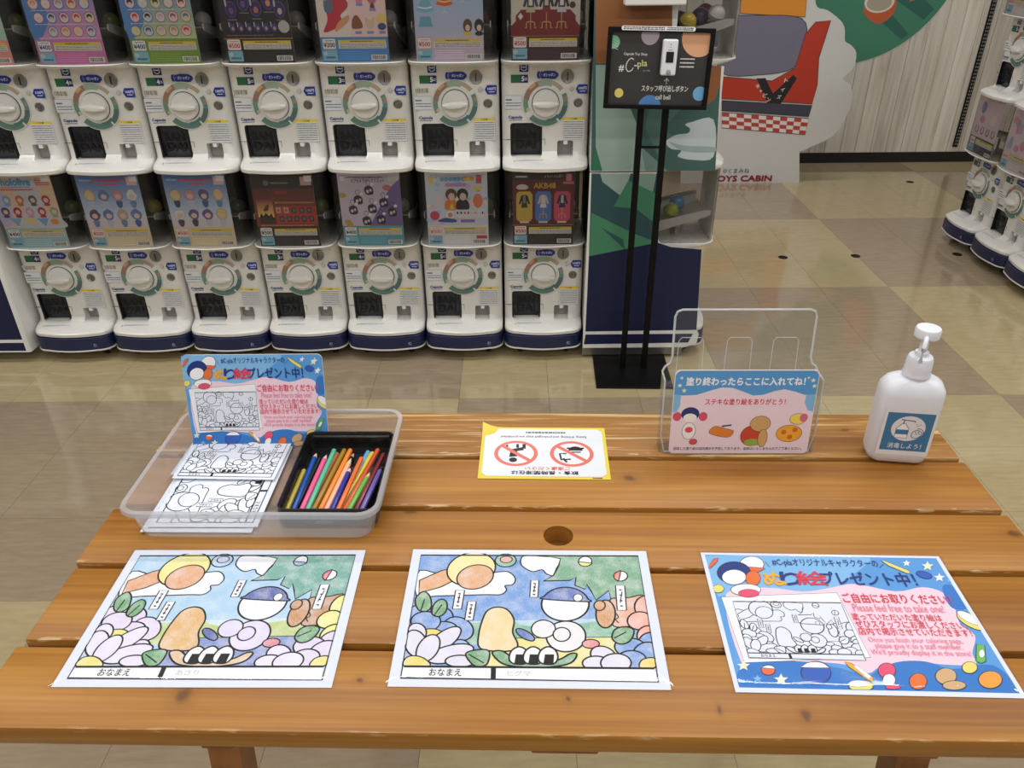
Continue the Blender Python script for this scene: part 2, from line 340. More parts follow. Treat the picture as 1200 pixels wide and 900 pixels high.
def draw(pr, ops, pal, name=None, inset=None, weight=1.0, frame=None):
    fresh = True
    for k, key, pts, a, b in ops:
        pr.clip = frame
        if frame and fresh and key == 'rice' and a == 0: fresh = False
        if k == 'F':
            pr.poly(pts, pal[key], b, a * weight, INK)
        elif k == 'L': pr.line(pts, a * weight, pal.get(key, INK), b)
        elif k == 'T':
            t = name if a == '@name' else a
            if not t: continue
            (x, y), (x2, y2) = pts
            ang = 0
            pr.text(t, min(x, x2), min(y, y2), abs(x2 - x), abs(y2 - y), pal.get(key, INK), b * .5, ang)
        elif k == 'INSET' and inset: inset(pr, pts)
for p in PAL.values(): p['pencil'] = C(176, 178, 186); p['ink'] = INK
FLY = dict(fblue=C(92, 160, 226), flb=C(132, 190, 238), fpink=C(246, 214, 230), fmid=C(52, 124, 206), white=C(244, 246, 250), yel=C(238, 224, 120), bluball=C(54, 96, 190), orb=C(236, 110, 70), navy=C(36, 58, 130), rose=C(232, 84, 120), orange=C(232, 118, 60), tan2=C(214, 176, 130), gorange=C(240, 164, 70), cream=C(238, 240, 214), gold=C(246, 176, 40), green=C(110, 190, 90), red=C(222, 60, 80), rosetext=C(236, 130, 150), ink=INK)
PAGE_ART=[
('F','sky',[(10.8,198.9),(286.2,200.6),(282.3,27.5),(14.1,26.4)],0,0),
('F','sky2',[(69.9,90.1),(251.7,97.0),(259.3,60.9),(63.9,57.9)],0,0),
('F','grass',[(73.1,84.7),(90.0,88.7),(130.0,91.2),(140.1,85.8),(158.6,84.3),(204.7,88.8),(233.9,93.0),(250.8,87.7),(259.3,60.9),(69.5,58.0)],0,1),
('F','sheet',[(103.8,65.5),(248.9,69.6),(272.0,28.0),(87.9,26.7)],0.6,0),
('F','cloud',[(13.1,171.7),(55.5,160.7),(110.2,170.4),(124.1,169.8),(131.7,159.0),(128.5,148.9),(119.4,147.1),(121.4,139.8),(114.4,132.4),(96.5,132.1),(40.3,129.4),(14.4,128.9)],1.0,1),
('F','cloud',[(141.6,199.2),(166.4,198.8),(188.5,194.8),(182.2,177.1),(178.1,165.0),(169.5,168.2),(164.4,175.0),(153.5,171.3),(143.6,177.1),(137.9,185.7)],1.0,1),
('F','tree',[(164.8,200.6),(191.9,200.3),(286.2,200.6),(285.9,131.7),(267.0,129.7),(255.4,127.9),(245.4,123.0),(244.0,140.6),(227.6,125.0),(222.2,140.9),(218.0,150.7),(215.6,142.4),(203.8,148.8),(205.8,163.0),(198.1,157.0),(165.6,155.5),(178.1,165.0),(184.8,180.6),(187.8,194.8)],1.1,0),
('F','trunk',[(244.1,125.7),(254.9,128.7),(267.0,129.7),(285.9,131.7),(283.9,93.8),(262.0,85.3),(244.8,85.8),(243.6,104.4)],1.0,1),
('L','ink',[(249.5,104.5),(251.3,98.9),(248.0,95.1),(251.0,90.3)],0.8,1),
('L','ink',[(271.9,120.3),(271.9,104.9),(268.2,93.5)],0.8,1),
('F','warm2',[(14.8,154.9),(39.3,171.4),(54.2,176.9),(64.7,160.9),(41.9,143.9),(16.7,133.7)],1.0,0),
('F','warm1',[(106.2,182.8),(103.3,191.3),(97.7,198.2),(89.9,202.8),(80.8,204.6),(71.2,203.4),(62.2,199.4),(54.8,193.0),(49.6,184.9),(47.1,175.9),(47.5,166.9),(50.7,158.8),(56.4,152.4),(64.0,148.2),(72.7,146.5),(81.8,147.6),(90.4,151.2),(97.8,157.2),(103.3,164.9),(106.2,173.8)],1.2,1),
('F','warm2',[(104.2,168.3),(101.6,174.7),(96.5,179.6),(89.7,182.2),(82.0,182.3),(74.3,179.8),(67.7,175.0),(62.9,168.7),(60.5,161.5),(60.8,154.4),(63.6,148.2),(68.6,143.6),(75.3,141.2),(82.7,141.1),(90.1,143.4),(96.7,147.9),(101.6,154.0),(104.2,161.1)],1.0,1),
('F','tan',[(94.1,52.2),(92.0,72.4),(95.4,94.3),(100.6,107.6),(112.1,112.7),(123.9,108.0),(131.4,93.1),(130.2,74.8),(136.0,59.0),(132.8,50.0),(114.2,47.7)],1.2,1),
('F','blue',[(154.6,64.2),(154.4,67.6),(151.5,72.1),(146.6,76.5),(141.2,79.5),(136.5,80.4),(134.0,78.8),(134.3,75.3),(137.3,70.8),(142.1,66.5),(147.5,63.6),(152.1,62.7)],1.0,1),
('F','body',[(212.1,70.1),(211.3,77.6),(207.8,84.4),(202.1,89.3),(194.9,91.9),(187.1,91.8),(179.7,89.0),(173.6,83.8),(169.5,77.0),(168.0,69.4),(169.2,61.9),(172.8,55.5),(178.5,50.8),(185.4,48.4),(192.9,48.5),(200.1,51.1),(206.1,56.0),(210.3,62.5)],1.2,1),
('F','pinkk',[(226.6,59.7),(225.6,62.9),(222.2,65.1),(217.5,65.9),(212.7,65.0),(209.0,62.6),(207.5,59.4),(208.6,56.3),(211.9,54.1),(216.6,53.3),(221.4,54.2),(225.1,56.6)],0.9,1),
('F','body',[(178.5,80.3),(177.4,86.0),(173.7,90.5),(168.2,93.0),(162.0,92.9),(156.4,90.2),(152.6,85.5),(151.2,79.8),(152.5,74.2),(156.2,69.8),(161.6,67.4),(167.6,67.5),(173.1,70.1),(177.0,74.6)],1.0,1),
('F','body',[(195.0,72.6),(194.0,77.6),(190.6,81.3),(185.8,82.6),(180.9,81.1),(177.2,77.4),(175.7,72.3),(176.9,67.4),(180.3,63.8),(185.0,62.6),(189.8,64.0),(193.5,67.6)],1.0,1),
('F','ball0',[(218.8,118.6),(218.2,126.1),(215.3,133.1),(210.4,138.8),(203.8,143.0),(196.2,145.0),(188.0,144.9),(180.2,142.5),(173.3,138.1),(167.9,132.1),(164.4,125.1),(163.2,117.6),(164.2,110.2),(167.3,103.5),(172.3,98.1),(178.7,94.3),(186.0,92.4),(193.8,92.5),(201.3,94.7),(208.0,98.7),(213.5,104.3),(217.2,111.1)],1.3,1),
('F','blue',[(218.8,122.3),(218.0,126.9),(216.3,131.3),(213.7,135.4),(210.4,138.8),(206.5,141.6),(202.0,143.7),(197.2,144.9),(192.1,145.3),(187.0,144.7),(182.1,143.3),(177.4,141.1),(173.2,138.1),(169.6,134.5),(166.8,130.4),(164.7,125.9)],1.1,1),
('F','cloud',[(211.7,128.7),(210.9,132.2),(208.3,134.3),(205.0,134.3),(202.2,132.0),(201.0,128.5),(201.8,125.0),(204.4,122.9),(207.7,123.0),(210.5,125.2)],0.6,1),
('F','tan2',[(248.3,103.7),(248.2,111.9),(246.4,118.9),(243.2,123.6),(239.0,125.2),(234.5,123.5),(230.4,118.6),(227.5,111.5),(226.0,103.3),(226.2,95.3),(228.1,88.6),(231.3,84.2),(235.3,82.7),(239.6,84.3),(243.6,88.8),(246.6,95.6)],1.2,1),
('F','tan2',[(237.7,116.6),(236.8,121.2),(233.8,124.0),(229.7,123.9),(226.2,121.0),(224.6,116.4),(225.5,111.8),(228.5,109.1),(232.5,109.2),(236.0,112.0)],1.0,1),
('F','b1a',[(132.2,190.9),(131.1,195.3),(128.2,199.0),(123.8,201.5),(118.7,202.3),(113.6,201.3),(109.4,198.6),(106.6,194.8),(105.8,190.3),(107.0,185.9),(109.9,182.3),(114.2,179.9),(119.3,179.2),(124.2,180.2),(128.5,182.7),(131.2,186.5)],1.0,1),
('F','b1b',[(127.1,192.6),(126.1,195.5),(123.3,197.5),(119.4,198.2),(115.7,197.3),(112.9,195.2),(112.0,192.2),(113.1,189.4),(115.9,187.3),(119.7,186.6),(123.5,187.5),(126.2,189.7)],0.8,1),
('F','ball0',[(226.9,190.3),(226.3,194.2),(224.3,197.3),(221.0,198.9),(217.3,198.9),(213.9,197.0),(211.4,193.9),(210.4,190.0),(211.0,186.2),(213.1,183.1),(216.3,181.5),(219.9,181.6),(223.3,183.4),(225.8,186.5)],0.9,1),
('F','b2',[(210.4,189.1),(210.6,186.6),(211.7,184.4),(213.4,182.7),(215.6,181.7),(218.1,181.3),(220.6,181.8),(223.0,182.9),(224.9,184.7),(226.2,187.0)],0.8,1),
('F','ball0',[(268.8,165.2),(268.4,168.9),(266.4,171.8),(263.1,173.4),(259.4,173.3),(255.8,171.6),(253.2,168.5),(252.0,164.8),(252.5,161.2),(254.5,158.3),(257.7,156.7),(261.4,156.8),(264.9,158.5),(267.6,161.5)],0.9,1),
('F','b3',[(261.3,173.6),(258.6,173.1),(256.2,171.8),(254.1,169.9),(252.7,167.5),(252.0,164.8),(252.2,162.2),(253.1,159.9),(254.8,158.0),(257.0,156.9)],0.8,1),
('F','petA',[(37.5,100.0),(36.0,105.1),(32.9,109.7),(28.5,113.0),(23.4,114.7),(18.1,114.6),(13.4,112.7),(9.9,109.2),(7.8,104.6),(7.6,99.5),(9.2,94.4),(12.3,90.0),(16.7,86.8),(21.7,85.2),(26.8,85.2),(31.4,87.1),(35.0,90.4),(37.1,94.9)],1.1,1),
('F','petA',[(60.8,96.7),(59.5,101.8),(56.6,106.3),(52.4,109.6),(47.5,111.3),(42.5,111.2),(37.9,109.3),(34.4,105.9),(32.4,101.3),(32.1,96.2),(33.5,91.1),(36.5,86.7),(40.6,83.6),(45.4,81.9),(50.3,82.0),(54.7,83.8),(58.2,87.1),(60.3,91.6)],1.1,1),
('F','petA',[(85.3,71.9),(85.5,77.6),(83.6,83.6),(79.9,89.2),(74.7,93.5),(68.7,96.2),(62.6,96.7),(57.3,95.1),(53.4,91.6),(51.3,86.6),(51.3,80.8),(53.3,74.8),(57.2,69.4),(62.3,65.2),(68.2,62.8),(74.0,62.2),(79.2,63.7),(83.1,67.0)],1.1,1),
('F','petA',[(67.5,79.2),(65.3,83.8),(61.1,87.3),(55.2,89.2),(48.6,89.4),(41.9,87.7),(36.1,84.5),(31.8,80.0),(29.6,75.0),(29.7,69.9),(32.0,65.5),(36.3,62.1),(42.0,60.3),(48.5,60.1),(55.0,61.7),(60.7,64.8),(65.1,69.1),(67.4,74.1)],1.1,1),
('F','petA',[(47.1,89.8),(45.6,94.8),(42.1,99.2),(37.2,102.5),(31.4,104.2),(25.4,104.1),(19.9,102.2),(15.8,98.8),(13.3,94.2),(13.0,89.2),(14.6,84.2),(18.1,79.9),(23.0,76.8),(28.7,75.2),(34.5,75.3),(39.8,77.0),(44.0,80.3),(46.5,84.7)],1.1,1),
('F','petA',[(83.7,51.3),(82.8,55.5),(80.6,59.3),(77.5,62.0),(73.8,63.4),(69.9,63.4),(66.4,61.8),(63.7,59.0),(62.1,55.2),(61.8,51.0),(62.8,46.8),(65.0,43.2),(68.1,40.6),(71.7,39.2),(75.5,39.3),(78.9,40.7),(81.7,43.5),(83.3,47.1)],1.1,1),
('F','core',[(52.3,69.6),(50.6,73.6),(46.4,76.8),(40.6,78.5),(34.3,78.4),(28.9,76.5),(25.4,73.2),(24.5,69.2),(26.3,65.2),(30.5,62.1),(36.3,60.5),(42.4,60.6),(47.8,62.4),(51.3,65.6)],0.9,1),
('F','petB',[(32.2,67.5),(32.8,71.5),(32.1,75.8),(30.3,80.0),(27.4,83.5),(23.9,85.8),(20.2,86.7),(16.7,86.1),(13.9,84.0),(12.1,80.8),(11.5,76.7),(12.3,72.4),(14.2,68.3),(17.1,64.9),(20.5,62.7),(24.2,61.8),(27.6,62.4),(30.3,64.4)],1.1,1),
('F','petB',[(70.6,79.7),(67.4,82.0),(62.3,81.8),(56.2,79.2),(49.7,74.4),(43.7,68.3),(38.9,61.4),(35.8,54.7),(34.9,48.9),(36.1,44.7),(39.3,42.6),(44.1,42.8),(50.0,45.2),(56.3,49.7),(62.3,55.6),(67.3,62.4),(70.5,69.3),(71.7,75.3)],1.1,1),
('F','petB',[(33.4,62.7),(30.2,68.6),(26.0,73.2),(21.4,75.9),(16.9,76.3),(13.2,74.4),(10.6,70.4),(9.4,64.8),(9.9,58.4),(11.9,51.9),(15.1,46.2),(19.2,41.8),(23.7,39.3),(28.0,38.9),(31.7,40.7),(34.3,44.5),(35.5,49.8),(35.2,56.1)],1.1,1),
('F','petB',[(87.3,51.8),(84.8,55.2),(79.5,57.1),(72.1,57.4),(63.6,56.0),(54.9,53.1),(47.2,49.1),(41.4,44.4),(38.2,39.7),(37.9,35.5),(40.5,32.2),(45.7,30.4),(52.9,30.1),(61.2,31.4),(69.7,34.2),(77.4,38.1),(83.3,42.7),(86.8,47.5)],1.1,1),
('F','petB',[(90.2,34.0),(89.1,36.7),(86.1,39.0),(81.7,40.8),(76.3,41.6),(70.6,41.5),(65.4,40.5),(61.2,38.7),(58.6,36.2),(57.8,33.5),(59.0,30.8),(62.0,28.5),(66.5,26.8),(71.8,26.0),(77.4,26.1),(82.6,27.1),(86.7,28.9),(89.4,31.3)],1.1,1),
('F','petB',[(45.1,68.4),(41.2,70.0),(36.8,69.3),(32.4,66.2),(28.7,61.3),(26.0,55.2),(24.7,48.6),(24.9,42.3),(26.5,37.1),(29.4,33.5),(33.1,32.0),(37.4,32.7),(41.6,35.5),(45.3,40.2),(48.1,46.1),(49.5,52.7),(49.5,59.1),(48.0,64.6)],1.1,1),
('F','core',[(14.1,26.4),(14.7,37.5),(24.7,40.3),(36.0,35.8),(41.3,26.7)],0.9,1),
('F','petC',[(295.6,114.9),(295.6,121.5),(293.8,127.1),(290.4,130.8),(286.0,132.1),(281.2,130.7),(276.8,126.8),(273.5,121.1),(271.8,114.5),(272.0,108.0),(273.9,102.6),(277.2,99.1),(281.5,97.9),(286.2,99.2),(290.5,102.9),(293.8,108.4)],1.1,1),
('F','petC',[(289.2,93.9),(288.8,99.1),(286.4,103.4),(282.2,106.3),(276.9,107.3),(271.3,106.1),(266.4,103.1),(262.8,98.6),(261.2,93.4),(261.7,88.3),(264.2,84.1),(268.4,81.3),(273.5,80.4),(279.0,81.5),(283.8,84.4),(287.4,88.8)],1.1,1),
('F','petC',[(295.9,72.1),(295.7,77.6),(293.5,82.3),(289.6,85.4),(284.7,86.4),(279.4,85.2),(274.7,82.0),(271.3,77.2),(269.6,71.7),(270.0,66.3),(272.2,61.7),(276.0,58.8),(280.9,57.8),(286.0,58.9),(290.6,62.0),(294.1,66.6)],1.1,1),
('F','petA',[(299.4,61.6),(299.3,66.9),(297.5,71.5),(294.0,75.0),(289.4,76.8),(284.2,76.7),(279.1,74.7),(274.7,71.2),(271.6,66.4),(270.0,61.1),(270.3,55.9),(272.2,51.3),(275.7,48.0),(280.2,46.3),(285.2,46.4),(290.2,48.2),(294.5,51.7),(297.7,56.3)],1.1,1),
('F','petA',[(279.0,50.4),(279.2,55.2),(277.3,60.0),(273.4,64.1),(268.0,67.0),(261.7,68.3),(255.4,67.9),(249.9,65.7),(245.7,62.2),(243.5,57.7),(243.5,52.8),(245.6,48.1),(249.5,44.2),(254.9,41.4),(261.0,40.1),(267.1,40.6),(272.6,42.6),(276.7,46.0)],1.1,1),
('F','petA',[(294.9,44.3),(294.8,50.6),(292.7,56.1),(288.8,60.3),(283.6,62.4),(277.7,62.3),(271.9,60.0),(266.9,55.7),(263.3,50.1),(261.5,43.8),(261.8,37.6),(264.0,32.2),(267.9,28.3),(273.0,26.3),(278.7,26.4),(284.3,28.6),(289.3,32.6),(292.9,38.0)],1.1,1),
('F','petA',[(275.9,37.3),(275.5,41.9),(273.2,45.9),(269.1,48.9),(263.8,50.4),(258.0,50.3),(252.4,48.6),(247.6,45.5),(244.3,41.4),(242.9,36.8),(243.4,32.3),(245.9,28.4),(249.9,25.5),(255.1,24.0),(260.7,24.1),(266.2,25.7),(271.0,28.7),(274.3,32.7)],1.1,1),
('F','petB',[(242.6,37.5),(243.4,41.8),(242.5,46.3),(240.1,50.4),(236.3,53.7),(231.8,55.8),(227.0,56.3),(222.5,55.3),(218.9,52.8),(216.7,49.2),(216.0,44.9),(217.0,40.4),(219.5,36.3),(223.2,33.1),(227.7,31.2),(232.4,30.6),(236.8,31.6),(240.3,34.0)],1.1,1),
('F','petB',[(234.9,33.4),(234.3,36.5),(232.1,39.3),(228.5,41.4),(223.9,42.4),(218.9,42.3),(214.1,41.2),(210.2,39.0),(207.5,36.2),(206.5,33.0),(207.1,29.8),(209.4,27.1),(213.0,25.1),(217.5,24.1),(222.4,24.2),(227.1,25.3),(231.1,27.4),(233.8,30.2)],1.1,1),
('F','petB',[(259.0,33.7),(258.5,38.0),(256.1,41.8),(252.0,44.6),(246.7,46.1),(240.9,46.0),(235.3,44.4),(230.7,41.5),(227.5,37.6),(226.1,33.3),(226.8,29.0),(229.3,25.3),(233.4,22.6),(238.5,21.2),(244.2,21.3),(249.6,22.8),(254.3,25.6),(257.5,29.4)],1.1,1),
('F','core',[(267.6,27.9),(271.0,37.9),(282.0,41.4),(287.5,37.4),(282.8,27.5)],0.9,1),
('F','leaf',[(13.8,124.1),(21.8,136.2),(30.4,128.4),(33.9,112.1),(28.3,104.4),(18.7,108.0)],1.1,1),
('L','ink',[(22.3,106.2),(24.7,123.6)],0.9,0),
('F','leaf',[(36.2,100.7),(36.5,115.2),(43.8,123.9),(51.3,119.4),(51.9,105.5),(45.2,97.1)],1.1,1),
('L','ink',[(39.0,98.9),(46.1,115.4)],0.9,0),
('F','leaf',[(79.3,43.8),(92.1,49.4),(104.8,47.6),(103.9,31.5),(97.1,26.9),(87.8,29.3)],1.1,1),
('L','ink',[(82.9,42.9),(99.8,31.5)],0.9,0),
('F','leaf',[(241.6,67.0),(245.4,79.9),(257.9,84.5),(267.0,78.8),(260.8,63.8),(249.6,59.4)],1.1,1),
('L','ink',[(243.7,67.7),(258.2,76.9)],0.9,0),
('F','plate',[(108.2,45.6),(119.7,47.8),(136.3,35.3),(158.1,34.9),(179.9,36.6),(194.0,45.5),(201.1,44.3),(193.4,32.8),(171.5,27.2),(141.8,26.8),(120.1,31.1)],1.2,1),
('F','rice',[(127.0,37.8),(129.5,48.6),(137.8,54.2),(146.1,48.9),(148.3,38.1),(143.4,30.8),(131.5,31.3)],1.2,1),
('F','ink',[(133.1,30.6),(134.6,43.3),(143.9,43.4),(143.4,30.8)],0.5,0),
('F','rice',[(142.3,38.0),(145.0,48.8),(153.3,54.5),(161.5,49.1),(163.6,38.3),(158.5,31.0),(146.6,31.5)],1.2,1),
('F','ink',[(148.2,30.8),(149.9,43.5),(159.3,43.6),(158.5,31.0)],0.5,0),
('F','rice',[(158.6,38.3),(161.5,49.1),(170.0,54.7),(178.1,49.3),(180.0,38.6),(174.8,31.2),(162.9,31.7)],1.2,1),
('F','ink',[(164.5,31.1),(166.4,43.7),(175.8,43.9),(174.8,31.2)],0.5,0),
('F','rice',[(60.3,138.6),(71.1,138.8),(69.7,108.9),(59.2,108.7)],0.8,0),
('L','ink',[(64.0,133.3),(67.0,132.6)],1.1,0),
('L','ink',[(63.7,126.8),(66.7,126.1)],1.1,0),
('L','ink',[(63.5,120.4),(66.4,119.7)],1.1,0),
('L','ink',[(63.2,114.0),(66.2,113.3)],1.1,0),
('L','ink',[(65.7,131.1),(64.6,117.6)],0.7,0),
('F','rice',[(76.2,120.6),(86.2,120.8),(84.3,91.9),(74.6,91.7)],0.8,0),
('L','ink',[(79.4,115.5),(82.4,114.8)],1.1,0),
('L','ink',[(79.0,109.2),(82.0,108.5)],1.1,0),
('L','ink',[(78.7,103.0),(81.6,102.3)],1.1,0),
('L','ink',[(78.3,96.9),(81.3,96.2)],1.1,0),
('L','ink',[(81.0,113.3),(79.8,100.3)],0.7,0),
('F','rice',[(150.6,156.0),(160.4,156.2),(158.9,128.5),(149.3,128.3)],0.8,0),
('L','ink',[(153.8,151.1),(156.8,150.3)],1.1,0),
('L','ink',[(153.5,145.1),(156.5,144.3)],1.1,0),
('L','ink',[(153.2,139.1),(156.2,138.4)],1.1,0),
('L','ink',[(152.9,133.2),(155.8,132.5)],1.1,0),
('L','ink',[(156.1,149.1),(153.9,136.5)],0.7,0),
('F','rice',[(252.6,148.9),(263.7,149.1),(261.8,109.3),(251.1,109.1)],0.8,0),
('L','ink',[(256.3,141.8),(259.3,141.1)],1.1,0),
('L','ink',[(256.0,133.1),(258.9,132.4)],1.1,0),
('L','ink',[(255.6,124.6),(258.5,123.8)],1.1,0),
('L','ink',[(255.3,116.1),(258.2,115.4)],1.1,0),
('L','ink',[(259.5,138.8),(255.6,120.8)],0.7,0),
('F','rice',[(13.6,26.0),(282.2,26.8),(285.0,8.9),(12.5,11.0)],0,0),
('L','ink',[(13.9,25.7),(282.7,26.8)],1.6,0),
('L','ink',[(10.8,198.9),(286.2,200.6),(285.0,8.9),(12.5,11.0),(10.8,198.9)],1.3,0),
('L','ink',[(110.5,26.4),(110.9,9.8)],3.2,0),
('T','ink',[(42.1,13.9),(76.4,23.3)],'おなまえ',0.03),
('T','pencil',[(125.8,15.0),(150.4,21.8)],'@name',0),
]
